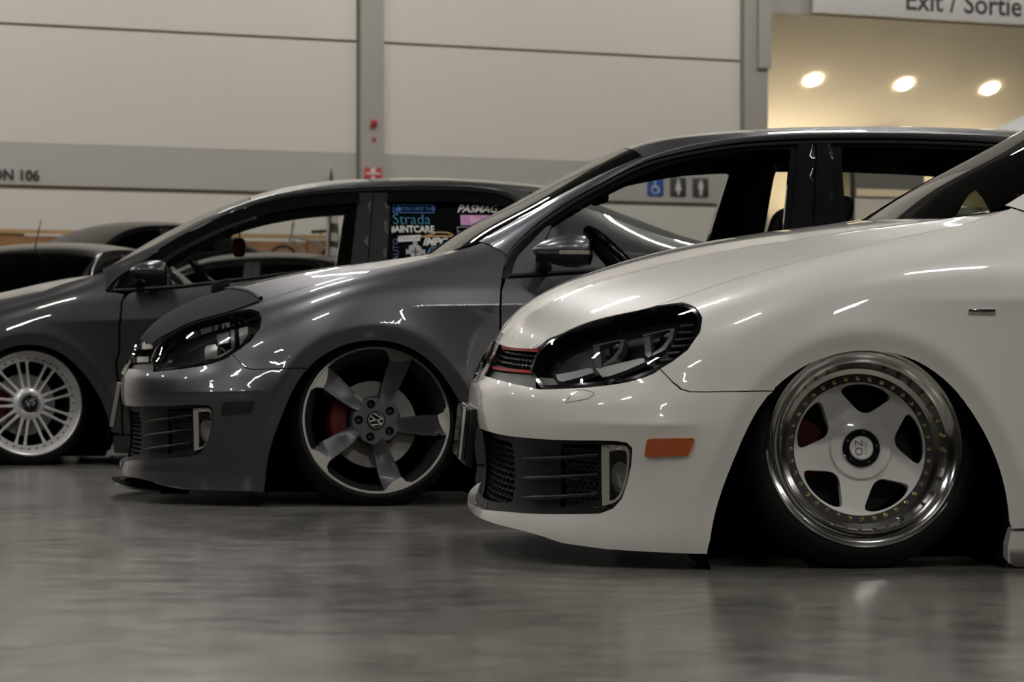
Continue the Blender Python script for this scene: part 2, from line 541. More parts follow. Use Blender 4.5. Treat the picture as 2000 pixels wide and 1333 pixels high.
def densify(pts, step=.03):
    """straight outline in (x,z) cut into short steps so that it stays straight once mapped"""
    out = []
    n = len(pts)
    for i in range(n):
        a = pts[i]; b = pts[(i+1) % n]; out.append(a)
        if isinstance(a[0], str) or isinstance(b[0], str): continue
        L = math.hypot(b[0]-a[0], b[1]-a[1]); k = int(L/step)
        for j in range(1, k+1):
            if j < k+1 and j/(k+1) < 1: out.append((a[0]+(b[0]-a[0])*j/(k+1), a[1]+(b[1]-a[1])*j/(k+1)))
    return out
def top_piece(t, loops, res=.03, off=0.):
    xy, T = cdt(loops, res)
    h = 5e-4; x, y = xy[:, 0], xy[:, 1]; z = t.z(x, y)
    N = np.stack([-(t.z(x+h, y)-t.z(x-h, y))/(2*h), -(t.z(x, y+h)-t.z(x, y-h))/(2*h), np.ones_like(x)], 1)
    N /= np.linalg.norm(N, axis=1)[:, None]
    return np.stack([x, y, z], 1)-N*off, N, T
def gs_piece(gs, loops, res=.04, off=0., far=False):
    xz, T = cdt(loops, res)
    h = 5e-4; x, z = xz[:, 0], xz[:, 1]; y = gs(x, z)
    N = np.stack([(gs(x+h, z)-gs(x-h, z))/(2*h), -np.ones_like(x), (gs(x, z+h)-gs(x, z-h))/(2*h)], 1)
    N[:, 0] *= -1; N[:, 2] *= -1
    N /= np.linalg.norm(N, axis=1)[:, None]
    P = np.stack([x, -y, z], 1)-N*off
    return flipY(P, N, T) if far else (P, N, T)
def gs_pt(gs, x, z, off=0.):
    return Vector((x, -float(gs(np.array([x]), np.array([z]))[0])-off, z))
def strip(name, A, B, bulge, mat, parent, far=False, n=8, inner=None):
    """rounded band between two space curves (pillar, roof rail)"""
    A = np.asarray(A, float); B = np.asarray(B, float); k = len(A); V = []; Fc = []
    if inner is None: inner = np.array([0, -.75, .66])
    for i in range(k):
        m = (A[i]+B[i])/2+np.asarray(inner)*bulge*(1 if np.isscalar(bulge) else 1)
        for j in range(n+1):
            t = j/n; V.append((1-t)**2*A[i]+2*t*(1-t)*m+t*t*B[i])
    for i in range(k-1):
        for j in range(n):
            a = i*(n+1)+j; Fc.append((a, a+1, a+n+2, a+n+1))
    V = np.array(V)
    if far: V = V*np.array([1, -1, 1]); Fc = [f[::-1] for f in Fc]
    return raw(name, V, Fc, mat, parent, True)
def ribbon(name, pts, width, thick, mat, parent, up=(0, 0, 1)):
    """flat bar along a polyline: width across up, thick outwards"""
    bm = bmesh.new(); P = [Vector(p) for p in pts]; up = Vector(up); rings = []
    for i, p in enumerate(P):
        t = (P[min(i+1, len(P)-1)]-P[max(i-1, 0)]).normalized(); o = t.cross(up).normalized(); v = o.cross(t).normalized()
        rings.append([bm.verts.new(p+o*a*thick/2+v*c*width/2) for a, c in ((-1, -1), (1, -1), (1, 1), (-1, 1))])
    for a, b in zip(rings, rings[1:]):
        for j in range(4): bm.faces.new((a[j], a[(j+1) % 4], b[(j+1) % 4], b[j]))
    bm.faces.new(rings[0][::-1]); bm.faces.new(rings[-1])
    return bm_obj(name, bm, mat, parent)
def hexmesh_belt(name, b, y0, y1, z0, z1, cell, wall, off, mat, parent, both=True, clip=None, sy=1.):
    """honeycomb of real walls over the nose between |y| limits"""
    bm = bmesh.new(); dx = cell*math.sqrt(3)*sy; dz = cell*1.5
    cen = []
    j = 0; z = z0
    while z <= z1:
        y = y0+(dx/2 if j % 2 else 0)
        while y <= y1:
            if clip is None or clip(y, z): cen.append((y, z))
            y += dx
        z += dz; j += 1
    edges = set()
    for (y, z) in cen:
        c = [(round(y+sy*cell*math.sin(k*math.pi/3), 4), round(z+cell*math.cos(k*math.pi/3), 4)) for k in range(6)]
        for k in range(6):
            e = tuple(sorted((c[k], c[(k+1) % 6]))); edges.add(e)
    qs = sorted({q for e in edges for q in e})
    fx = b.front(np.array([max(abs(q[0]), 1e-4) for q in qs]), np.array([q[1] for q in qs]))
    cache = {q: Vector((float(x), -q[0], q[1])) for q, x in zip(qs, fx)}
    PP = cache.get
    for a, c in edges:
        p, q = PP(a), PP(c); t = (q-p)
        if t.length < 1e-5: continue
        out = Vector((-1, 0, 0)); s = t.cross(out).normalized()*wall/2; s.y *= .5+.5*sy
        f = [p+s-out*off, p-s-out*off, q-s-out*off, q+s-out*off]; k = [v-out*.009 for v in f]
        F = [bm.verts.new(v) for v in f]; K = [bm.verts.new(v) for v in k]
        bm.faces.new(F); bm.faces.new((F[0], K[0], K[3], F[3])); bm.faces.new((F[1], F[2], K[2], K[1]))
        if both:
            F2 = [bm.verts.new((v.x, -v.y, v.z)) for v in f]; K2 = [bm.verts.new((v.x, -v.y, v.z)) for v in k]
            bm.faces.new(F2[::-1]); bm.faces.new((F2[0], F2[3], K2[3], K2[0])); bm.faces.new((F2[1], K2[1], K2[2], F2[2]))
    me = bpy.data.meshes.new(name); bm.to_mesh(me); bm.free()
    o = link(name, me, mat, parent); o['kind'] = 'stuff'
    return o
def face_out(o, side=-1):
    return o
def emblem_vw(name, rad, mat, parent, th=.004, ring=.16):
    """round badge of a V over a W, in the local XZ plane facing -Y"""
    bm = bmesh.new()
    bm_lathe(bm, [(rad*(1-ring), -th*.2), (rad*(1-ring*.5), -th), (rad, -th*.2), (rad, th), (rad*(1-ring), th), (rad*(1-ring), -th*.2)], 40)
    def bar(p, q, w):
        p = Vector((p[0]*rad, 0, p[1]*rad)); q = Vector((q[0]*rad, 0, q[1]*rad)); t = (q-p).normalized(); s = Vector((-t.z, 0, t.x))*w*rad/2
        a = [p+s, p-s, q-s, q+s]; F = [bm.verts.new(v+Vector((0, -th*.7, 0))) for v in a]; K = [bm.verts.new(v+Vector((0, th, 0))) for v in a]
        bm.faces.new(F); bm.faces.new(K[::-1])
        for i in range(4): bm.faces.new((F[i], K[i], K[(i+1) % 4], F[(i+1) % 4]))
    wd = .15
    bar((-.36, .80), (0, .10), wd); bar((.36, .80), (0, .10), wd)
    bar((-.74, .44), (-.34, -.80), wd); bar((-.34, -.80), (0, -.06), wd); bar((0, -.06), (.34, -.80), wd); bar((.34, -.80), (.74, .44), wd)
    return bm_obj(name, bm, mat, parent, 30)

# ------------------------------------------------------------------ wheels (axis Y, face towards -Y)
def plate(name, loops, y, depth, mat, parent, res=.02, bevel=.004, dish=None):
    """flat (or dished) disc cut from outlines in the XZ plane, with walls depth deep"""
    P, T = cdt(loops, res)
    V = np.stack([P[:, 0], np.full(len(P), y), P[:, 1]], 1)
    N = np.tile(np.array([0., -1, 0]), (len(P), 1))
    if dish:
        r = np.hypot(P[:, 0], P[:, 1]); V[:, 1] = y+dish(r)
        h = 1e-3; g = (dish(r+h)-dish(r-h))/(2*h); rr = np.maximum(r, 1e-5)
        N = np.stack([g*P[:, 0]/rr, -np.ones(len(P)), g*P[:, 1]/rr], 1); N /= np.linalg.norm(N, axis=1)[:, None]
    b = seg_dist(P, [resample(l, res) for l in loops])
    edge = b < 1e-6
    # soft edge: pull the outline back a little
    V[edge, 1] += bevel*.5
    return panel(name, [(V, N, T)], mat, parent, depth)
def circ(r, n=48, cx=0., cy=0., a0=0.):
    return np.array([(cx+r*math.cos(a0+2*math.pi*i/n), cy+r*math.sin(a0+2*math.pi*i/n)) for i in range(n)])
def polar(pts):
    return [(r*math.cos(R(a)), r*math.sin(R(a))) for r, a in pts]
def tyre(parent, rim, outer, width):
    """stretched low tyre: bead at the rim edge (y 0), tread set further in"""
    w = width
    prof = [(rim-.006, .016), (rim+.001, .004), (rim+.006, -.003), (rim+.016, -.003), ((rim+outer)*.5+.004, .005), (outer-.012, .016), (outer-.004, .026), (outer, .038)]
    for q in (.25, .42, .58, .75):
        prof += [(outer+.001, w*q-.005), (outer-.006, w*q-.003), (outer-.006, w*q+.003), (outer+.001, w*q+.005)]
    prof += [(outer, w-.038), (outer-.004, w-.026), (outer-.014, w-.012), ((rim+outer)*.5, w), (rim+.01, w+.004), (rim-.006, w-.01)]
    return lathe('tyre', prof, 'tyre', parent, 96, 40)
def brake(parent, y, rd, cal_ang, mat='rotor'):
    d = lathe('brake_disc', [(.06, y), (.062, y-.012), (rd*.55, y-.012), (rd*.56, y), (rd, y), (rd, y+.022), (.06, y+.022)], mat, parent, 64)
    a = R(cal_ang); prof = [(rd*.60, y-.035), (rd*.66, y-.048), (rd*1.0, y-.048), (rd*1.08, y-.03), (rd*1.08, y+.05), (rd*.6, y+.05), (rd*.60, y-.035)]
    c = lathe('brake_caliper', prof, 'red_caliper', parent, 14, 40, a-R(29), a+R(29))
    return d, c
def bolts(parent, n, r, y, mat, rad=.0042, off=0.):
    bm = bmesh.new()
    bm_lathe(bm, [(rad*1.2, 0), (rad*1.2, -.001), (rad*.85, -.0025), (rad*.8, -.0055), (rad*.4, -.0062), (0, -.0045)], 8)
    bmesh.ops.recalc_face_normals(bm, faces=bm.faces)
    me = bpy.data.meshes.new('rim_bolt'); bm.to_mesh(me); bm.free(); me.materials.append(M[mat])
    for i in range(n):
        a = 2*math.pi*i/n+off
        o = link('rim_bolt', me, None, parent); o.location = (r*math.cos(a), y, r*math.sin(a))
def wheel_star(parent, loc, rot, full=True):
    """deep polished lip, bolted white five-spoke disc"""
    wz = part('wheel', parent, loc, rot); Rm = .2435
    tyre(wz, Rm-.006, .292, .225)
    lathe('rim_lip', [(Rm, .012), (Rm, -.006), (Rm-.004, -.009), (Rm-.010, -.007), (Rm-.013, 0), (.222, .004), (.217, .010), (.208, .016), (.203, .034), (.196, .046), (.184, .050), (.183, .056), (.160, .056)], 'polished', wz, 128, 28)
    lathe('rim_barrel', [(.200, .05), (.19, .10), (.185, .20), (.20, .215)], 'barrel', wz, 64)
    lathe('bolt_ring', [(.186, .052), (.183, .0495), (.164, .0495), (.161, .054)], 'satin_alloy', wz, 96, 30).data.materials[0] = M['ring_grey']
    wins = []
    for k in range(5):
        a = 82+72*k
        L = polar([(.1530, a+22), (.1575, a+13), (.1585, a), (.1575, a-13), (.1530, a-22), (.143, a-24.5), (.117, a-19), (.094, a-9.5), (.0885, a), (.094, a+9.5), (.117, a+19), (.143, a+24.5)])
        wins.append(smooth_loop(L, 4))
    dish = lambda r: np.interp(r, [0, .07, .10, .15, .165], [.0, .0, .004, .006, .004])
    d = plate('wheel_disc', [circ(.163, 90)]+wins, .043, .030, 'wheel_white', wz, .012, .006, dish)
    lathe('hub_cover', [(.0, .037), (.070, .0375), (.0745, .0395), (.0752, .048)], 'wheel_white', wz, 72, 40)
    lathe('centre_ring', [(.029, .034), (.030, .031), (.0445, .031), (.0465, .0335), (.0465, .042)], 'gloss_black', wz, 64, 30)
    lathe('centre_cap', [(0, .030), (.026, .0305), (.0295, .033), (.0295, .038)], 'wheel_white', wz, 48, 30)
    if full:
        for txt, sz, dx, dz in (('OZ', .027, -.006, 0), ('RACING', .0085, .011, 0)):
            o = link('cap_lettering', text_mesh(txt, sz, bold=-.0001), 'frame_grey', wz)
            o.rotation_euler = (R(90), R(-90), 0); o.location = (dx, .0298, dz)
        bm = bmesh.new(); bm_lathe(bm, [(.0028, 0), (.0026, -.0016), (0, -.0016)], 8)
        me = bpy.data.meshes.new('cap_screw'); bm.to_mesh(me); bm.free(); me.materials.append(M['steel_bolt'])
        for i in range(5):
            o = link('cap_screw', me, None, wz); o.location = (.038*math.cos(R(80+72*i)), .031, .038*math.sin(R(80+72*i)))
        bolts(wz, 36, .1725, .0495, 'gold_bolt', .0050)
        v = tube('valve_stem', [(.090, .052, -.172), (.0905, .030, -.174), (.091, .014, -.175)], [.006, .0045, .0055], 'chrome', wz, 8)
    brake(wz, .13, .150, 178, 'barrel')
    return wz
def wheel_rotor(parent, loc, rot, full=True):
    """five twisted blades, dark with machined tips"""
    wz = part('wheel', parent, loc, rot); Rm = .2600
    tyre(wz, Rm-.006, .297, .225)
    lathe('rim_edge', [(Rm, .016), (Rm, -.003), (Rm-.003, -.007), (Rm-.010, -.007), (Rm-.0115, -.004)], 'satin_alloy', wz, 128, 30)
    lathe('rim_barrel', [(Rm-.0115, -.004), (Rm-.018, .012), (Rm-.030, .035), (.218, .07), (.21, .19), (.22, .205)], 'gunmetal', wz, 96, 30)
    tipL = []
    for k in range(5):
        t0 = 68+72*k
        # machined tip joins the rim edge
        o = smooth_line(polar([(.216, t0+8.5), (.2185, t0+3), (.229, t0-3), (.2505, t0-8.6)]), 4)
        arc = polar([(Rm-.006, t0-12+q) for q in np.linspace(0, 28.5, 10)])
        lp = np.array(list(map(tuple, o))+arc+[polar([(.238, t0+10.8)])[0]])
        plate('spoke_tip', [lp], -.0055, .018, 'satin_alloy', wz, .012, .001)
        # blade
        ins = smooth_line(polar([(.2505, t0-8.6), (.19, t0-11.8), (.13, t0-15.0), (.098, t0-19), (.075, t0-26)]), 4)
        ous = smooth_line(polar([(.060, t0+9), (.085, t0+11.0), (.12, t0+11.0), (.17, t0+9.8), (.216, t0+8.5)]), 4)
        b = np.array(list(map(tuple, o))+list(map(tuple, ins[1:]))+list(map(tuple, ous[:-1])))
        P, T = cdt([b], .012)
        rr = np.hypot(P[:, 0], P[:, 1]); an = np.degrees(np.arctan2(P[:, 1], P[:, 0]))-t0; an = (an+180) % 360-180
        def hy(r, a):
            s = np.clip((a+12)/22, 0, 1)       # across the blade
            return .000+np.interp(r, [.05, .10, .18, .25], [.012, .016, .008, -.004])+(1-s)*np.interp(r, [.06, .12, .2, .25], [.004, .020, .016, .000])
        V = np.stack([P[:, 0], hy(rr, an), P[:, 1]], 1)
        e = 1e-3
        def H(x, z):
            r = np.hypot(x, z); a = np.degrees(np.arctan2(z, x))-t0; a = (a+180) % 360-180
            return hy(r, a)
        N = np.stack([(H(P[:, 0]+e, P[:, 1])-H(P[:, 0]-e, P[:, 1]))/(2*e), -np.ones(len(P)), (H(P[:, 0], P[:, 1]+e)-H(P[:, 0], P[:, 1]-e))/(2*e)], 1)
        N /= np.linalg.norm(N, axis=1)[:, None]
        panel('spoke', [(V, N, T)], 'gunmetal', wz, .032)
    holes = [circ(.0155, 16, .060*math.cos(R(34+72*k)), .060*math.sin(R(34+72*k))) for k in range(5)]
    hubo = smooth_loop(polar(sum([[(.083, 34+72*k-17), (.084, 34+72*k+17), (.068, 34+72*k+36)] for k in range(5)], [])), 3)
    plate('wheel_hub', [hubo]+holes, .010, .035, 'gunmetal', wz, .010, .006)
    lathe('hub_back', [(.0, .030), (.09, .032), (.09, .05)], 'barrel', wz, 32)
    bm = bmesh.new(); bm_lathe(bm, [(.009, .012), (.009, 0), (.006, -.003), (0, -.003)], 6)
    me = bpy.data.meshes.new('wheel_nut'); bm.to_mesh(me); bm.free(); me.materials.append(M['barrel'])
    for k in range(5):
        o = link('wheel_nut', me, None, wz); o.location = (.060*math.cos(R(34+72*k)), .024, .060*math.sin(R(34+72*k)))
    lathe('centre_cap', [(0, .001), (.029, .002), (.032, .004), (.0325, .014)], 'gloss_black', wz, 48, 30)
    o = emblem_vw('emblem', .0275, 'satin_alloy', wz, .002, .14); o.location = (0, -.001, 0); o.rotation_euler = (0, R(-78), 0)
    brake(wz, .105, .153, 178)
    return wz
def wheel_mesh(parent, loc, rot, full=True):
    """polished lip with paired white spokes"""
    wz = part('wheel', parent, loc, rot); Rm = .2545
    tyre(wz, Rm-.006, .300, .225)
    lathe('rim_lip', [(Rm, .012), (Rm, -.006), (Rm-.005, -.009), (Rm-.011, -.006), (Rm-.016, .004), (.233, .012), (.231, .022), (.206, .022), (.203, .03)], 'silver_white', wz, 96, 28)
    lathe('rim_barrel', [(.206, .022), (.2, .09), (.195, .2)], 'barrel', wz, 48)
    npair = 9
    for k in range(npair):
        c = 98+360/npair*k
        for s in (-1, 1):
            a1 = c+s*6.2; a0 = c+s*11.5
            p0 = Vector(polar([(.066, a0)])[0]); p1 = Vector(polar([(.208, a1)])[0]); t = (p1-p0).normalized(); q = Vector((-t.y, t.x))
            bm = bmesh.new(); rings = []
            for f, wd, yy, dp in ((0, .0100, .014, .028), (.30, .0068, .018, .024), (.8, .0058, .020, .020), (1.0, .0100, .018, .012)):
                p = p0.lerp(p1, f)
                ring = [(-wd, yy+dp), (-wd, yy+.004), (-wd*.55, yy), (wd*.55, yy), (wd, yy+.004), (wd, yy+dp)]
                rings.append([bm.verts.new((p.x+q.x*u, y, p.y+q.y*u)) for u, y in ring])
            for A, B in zip(rings, rings[1:]):
                for j in range(6): bm.faces.new((A[j], A[(j+1) % 6], B[(j+1) % 6], B[j]))
            bm.faces.new(rings[0]); bm.faces.new(rings[-1][::-1])
            bm_obj('spoke', bm, 'silver_white', wz, 35)
    lathe('wheel_hub', [(.048, .004), (.056, .006), (.068, .010), (.077, .016), (.080, .024), (.08, .05)], 'silver_white', wz, 64, 40)
    lathe('centre_ring', [(.038, .0), (.041, -.006), (.048, -.006), (.053, .0), (.054, .01)], 'chrome', wz, 48, 30)
    lathe('centre_cap', [(0, -.001), (.036, .0), (.040, .004)], 'gloss_black', wz, 40, 30)
    if full:
        o = link('cap_lettering', text_mesh('VS', .045, shear=.3, bold=.001), 'chrome', wz); o.rotation_euler = (R(90), R(-18), 0); o.location = (0, -.002, 0)
        bolts(wz, 36, .2185, .022, 'steel_bolt', .0052)
    brake(wz, .12, .150, 178)
    return wz
M['ring_grey'] = plain('ring_grey', (.16, .155, .145), .28, metal=.8)
# ------------------------------------------------------------------ the hatchback body
GOLF_ST = [
 (-.95, [.03, .085, .15, .22, .29, .36, .42, .47, .51, .545, .575], [.845, .855, .862, .866, .866, .862, .856, .85, .84, .825, .80]),
 (-.75, [.03, .09, .16, .24, .32, .39, .455, .505, .545, .58, .605], [.848, .858, .866, .869, .870, .867, .860, .850, .832, .808, .77]),
 (-.55, [.03, .10, .18, .27, .36, .445, .515, .575, .62, .65, .670], [.856, .866, .873, .876, .877, .874, .866, .848, .816, .772, .72]),
 (-.35, [.03, .11, .20, .30, .40, .50, .58, .64, .685, .715, .732], [.864, .874, .881, .885, .887, .885, .877, .858, .823, .772, .71]),
 (-.10, [.03, .12, .22, .33, .44, .55, .64, .71, .76, .79, .806], [.868, .88, .887, .890, .891, .889, .882, .864, .828, .775, .71]),
 (.15, [.03, .12, .23, .34, .46, .57, .665, .74, .795, .835, .858], [.866, .879, .887, .89, .891, .889, .883, .866, .833, .782, .72]),
 (.42, [.03, .12, .23, .34, .46, .57, .665, .745, .81, .87, .925], [.864, .878, .886, .889, .889, .887, .882, .863, .827, .787, .745]),
 (.62, [.03, .12, .23, .34, .46, .57, .67, .745, .81, .875, .94], [.864, .878, .886, .889, .889, .887, .882, .865, .828, .794, .762]),
 (1.0, [.03, .12, .23, .34, .46, .58, .69, .77, .84, .905, .97], [.864, .878, .886, .889, .889, .887, .882, .865, .829, .795, .763]),
 (1.6, [.03, .12, .23, .34, .46, .59, .71, .795, .87, .935, 1.0], [.864, .878, .886, .889, .889, .887, .882, .865, .829, .795, .763]),
 (2.3, [.03, .12, .23, .34, .47, .60, .72, .81, .89, .955, 1.02], [.864, .878, .886, .889, .889, .887, .882, .865, .829, .793, .76]),
 (2.9, [.03, .12, .24, .36, .49, .61, .73, .82, .90, .965, 1.03], [.86, .873, .88, .884, .885, .883, .874, .852, .815, .778, .742]),
 (3.4, [.03, .14, .26, .38, .50, .62, .74, .83, .91, .975, 1.04], [.845, .855, .862, .865, .865, .86, .848, .825, .79, .755, .72]),
]
GOLF_NOSE = [(.03, -.880), (.08, -.892), (.125, -.892), (.17, -.880), (.24, -.874), (.31, -.880), (.36, -.890), (.42, -.889), (.455, -.878), (.485, -.855), (.52, -.836), (.56, -.818), (.60, -.797), (.68, -.75)]
GOLF_TAIL = [(.03, 3.28), (.2, 3.33), (.45, 3.345), (.6, 3.33), (.8, 3.31), (1.04, 3.22)]
def arch_R(pts, cx, cz):
    a = sorted((math.degrees(math.atan2(z-cz, x-cx)), math.hypot(x-cx, z-cz)) for x, z in pts)
    return lin([q[0] for q in a], [q[1] for q in a])
ARCH_F = [(-.388, .05), (-.384, .12), (-.366, .213), (-.322, .336), (-.253, .465), (-.172, .532), (-.084, .566), (.010, .572), (.105, .548), (.190, .488), (.252, .41), (.300, .32), (.330, .22), (.340, .14), (.338, .05)]
ARCH_F = [tuple(p) for p in smooth_line(ARCH_F, 4)]
ARCH_R = [(x+2.575, z) for x, z in ARCH_F]
golf = Belt(GOLF_ST, GOLF_NOSE, .70, 2.5, GOLF_TAIL, .55,
    creases=[(ncs([-.9, -.38, .4, 1.5, 3.3], [.70, .70, .697, .735, .78]), .012, .03, lin([.05, .45], [0, 1])),
             (ncs([-.9, -.6, -.3], [.388, .392, .402]), .018, .035, lin([-.82, -.7, -.5, -.36], [0, .6, 1, 0]))],
    arches=[(-.02, .2, arch_R(ARCH_F, -.02, .2), .014), (2.555, .2, arch_R(ARCH_R, 2.555, .2), .014)])
H_ZC = ncs([-.84, -.80, -.765, -.70, -.62, -.47, -.30, -.10, .10, .25, .45], [.550, .600, .637, .683, .722, .775, .818, .853, .878, .895, .918])
_ze = ncs([-.90, -.80, -.735, -.674, -.597, -.489, -.429, -.359, -.264, -.136, -.03, .05, .17, .30, .42], [.563, .571, .584, .616, .645, .674, .696, .721, .753, .788, .813, .832, .858, .890, .936])
_hx = np.linspace(-.86, .44, 90)
_hz = _ze(_hx); _hy = golf.side(_hx, _hz)[1]
def _hcrease(x, y):
    ye = np.interp(x, _hx, _hy); u = y/np.maximum(ye, .05)
    yc = np.interp(x, [-.8, .3], [.42, .80])
    return .006*np.interp(x, [-.8, -.6, .2, .4], [0, 1, 1, .5])*np.exp(-np.abs(u-yc)/.10)
hood_s = Top(H_ZC, lambda x: np.maximum(np.interp(x, _hx, _hy), .05), lambda x: np.interp(x, _hx, _hz), lambda x: np.full(np.shape(x), 2.6), _hcrease)
R_ZC = ncs([.15, .22, .37, .566, .76, .90, 1.05, 1.25, 1.5, 1.75, 2.0, 2.25, 2.5, 2.9, 3.1], [.84, .885, .985, 1.090, 1.196, 1.268, 1.325, 1.357, 1.377, 1.387, 1.390, 1.386, 1.377, 1.345, 1.32])
R_ED = [(.37, .70, .925), (.50, .672, 1.00), (.68, .64, 1.100), (.85, .615, 1.185), (1.0, .598, 1.245), (1.15, .588, 1.285), (1.35, .58, 1.312), (1.7, .575, 1.33), (2.1, .57, 1.332), (2.5, .56, 1.318), (2.9, .54, 1.285), (3.1, .53, 1.258)]
_e0 = [a[0] for a in R_ED]
G_YE = ncs(_e0, [a[1] for a in R_ED]); G_ZE = ncs(_e0, [a[2] for a in R_ED])
roof_s = Top(R_ZC, G_YE, G_ZE, lambda x: np.full(np.shape(x), 2.3))
def golf_gs(x, z):
    x = np.asarray(x, float); z = np.asarray(z, float)
    return .832-.40*(z-.80)-.22*(z-.80)**2-.012*(x-1.4)**2
G_SILL = ncs([.436, .65, 1.016, 1.2, 1.6, 2.2, 2.7], [.792, .806, .835, .852, .882, .905, .93])
G_RAIL = [(.436, .798), (.458, .874), (.497, .922), (.573, .988), (.669, 1.056), (.822, 1.143), (.976, 1.216), (1.110, 1.253), (1.281, 1.284), (1.396, 1.296), (1.624, 1.308), (1.909, 1.311), (2.234, 1.303), (2.50, 1.28), (2.66, 1.235), (2.76, 1.15)]
G_RAILS = [tuple(p) for p in smooth_line(G_RAIL, 5)]

def common_under(root, x0, x1, tail):
    """black floor pan, wheel wells, engine bay: what one sees through gaps"""
    bm = bmesh.new()
    bm_box(bm, (-.70, -.42, .18), (-.42, .42, .50))
    bm_box(bm, (-.60, -.60, .18), (-.42, .60, .46))
    bm_box(bm, (-.42, -.52, .16), (.40, .52, .64))
    bm_box(bm, (.40, -.80, .12), (2.15, .80, .34))
    bm_box(bm, (.36, -.72, .12), (.46, .72, .80))
    bm_box(bm, (2.15, -.52, .14), (3.0, .52, .55))
    bm_box(bm, (2.95, -.70, .14), (tail-.15, .70, .60))
    bm_obj('underbody', bm, 'void', root)
    for cx in (x0, x1):
        for s in (-1, 1):
            bm = bmesh.new(); n = 20; A = []; B = []
            for i in range(n+1):
                a = R(-25+230*i/n); p = (cx+.392*math.cos(a), .20+.392*math.sin(a))
                A.append(bm.verts.new((p[0], s*.845, p[1]))); B.append(bm.verts.new((p[0], s*.48, p[1])))
            for i in range(n): bm.faces.new((A[i], A[i+1], B[i+1], B[i]))
            bm.faces.new(B)
            bm_obj('wheel_arch_liner', bm, 'void', root)

def seat(root, x, y, mat='interior', z0=.36, top=1.0):
    s = part('seat', root, (x, y, z0))
    box('seat_cushion', (-.05, -.25, -.02), (.50, .25, .16), mat, s, .05, 3)
    bm = bmesh.new(); vs = bm_box(bm, (.42, -.24, .08), (.56, .24, top-z0-.14), .06, 3)
    for v in bm.verts: v.co.x += (v.co.z-.1)*.32
    bm_obj('seat_back', bm, mat, s, 40)
    bm = bmesh.new(); bm_box(bm, (.43, -.13, top-z0-.11), (.55, .13, top-z0+.08), .05, 4)
    for v in bm.verts: v.co.x += (v.co.z-.1)*.30
    bm_obj('headrest', bm, mat, s, 40)
    for q in (-.06, .06):
        tube('headrest_post', [(.49+.32*(top-z0-.25), q, top-z0-.18), (.49+.31*(top-z0-.2), q, top-z0-.05)], .006, 'chrome', s, 6)
    return s

def steering(root, x, y, z, rad=.185):
    s = part('steering_wheel', root, (x, y, z), (0, R(47), 0))
    bm = bmesh.new(); bm_tube(bm, [(rad*math.cos(2*math.pi*i/36), rad*math.sin(2*math.pi*i/36), 0) for i in range(36)], .017, 10, True)
    bm_obj('wheel_rim', bm, 'gloss_leather', s, 60)
    for a in (0, 180, 270):
        c, q = math.cos(R(a)), math.sin(R(a))
        tube('wheel_spoke', [(c*.03, q*.03, -.02), (c*(rad-.01), q*(rad-.01), 0)], [.025, .014], 'interior', s, 8)
    bm = bmesh.new(); bmesh.ops.create_uvsphere(bm, u_segments=16, v_segments=8, radius=.07)
    for v in bm.verts: v.co.z = v.co.z*.4-.02
    bm_obj('airbag_cover', bm, 'interior', s, 60)
    tube('steering_column', [(0, 0, -.05), (0, 0, -.40)], .035, 'interior', s, 10)
M['gloss_leather'] = plain('gloss_leather', (.006, .006, .006), .28, coat=.3, bump=.05, bscale=300)

def wing_mirror(root, far, paint_mat, loc=(.645, -.955, .884), scale=1.12, indicator=True):
    s = 1 if far else -1
    mp = part('wing_mirror', root, (loc[0], s*abs(loc[1]), loc[2]))
    def shell(z0, z1, fx, name, mat, grow=0.):
        bm = bmesh.new(); bmesh.ops.create_uvsphere(bm, u_segments=32, v_segments=20, radius=1.)
        for v in bm.verts:
            x, y, z = v.co
            # blunt at the rear, tapering to the front
            k = .5+.5*min(1, max(-1, x)); sx = .106
            zz = z*(.030+.032*k**.7)
            xx = x*sx if x < .55 else (.55+(x-.55)*.35)*sx*1.0
            yy = y*.085*(.72+.28*k)
            v.co = Vector((xx*scale, yy*scale, zz*scale))
        for v in bm.verts: v.co *= 1+grow
        dl = [v for v in bm.verts if v.co.z < z0 or v.co.z > z1]
        r = bmesh.ops.bisect_plane(bm, geom=bm.verts[:]+bm.edges[:]+bm.faces[:], plane_co=(0, 0, z0), plane_no=(0, 0, 1), clear_inner=True)
        r = bmesh.ops.bisect_plane(bm, geom=bm.verts[:]+bm.edges[:]+bm.faces[:], plane_co=(0, 0, z1), plane_no=(0, 0, 1), clear_outer=True)
        return bm_obj(name, bm, mat, mp, 60)
    shell(-.014*scale, .2, None, 'mirror_cover', paint_mat)
    shell(-.2, -.014*scale, None, 'mirror_base', 'satin_black', .02)
    if indicator:
        o = shell(-.015*scale, -.002*scale, None, 'indicator_strip', 'indicator', .012)
        bm = bmesh.new(); bm.from_mesh(o.data)
        bmesh.ops.bisect_plane(bm, geom=bm.verts[:]+bm.edges[:]+bm.faces[:], plane_co=(-.035, 0, 0), plane_no=(1, 0, 0), clear_inner=True)
        bm.to_mesh(o.data); bm.free()
    arm = [(-.075*scale, -s*.02, -.030), (-.07, -s*.09, -.045), (-.06, -s*.15, -.05)]
    tube('mirror_arm', arm, [.022, .020, .030], 'satin_black', mp, 10)
    bm = bmesh.new(); bmesh.ops.create_circle(bm, cap_ends=True, segments=24, radius=1.)
    for v in bm.verts: v.co = Vector((.072*scale, v.co.x*.072*scale, v.co.y*.045*scale))
    bm_obj('mirror_glass', bm, 'mirror_glass', mp)
    return mp

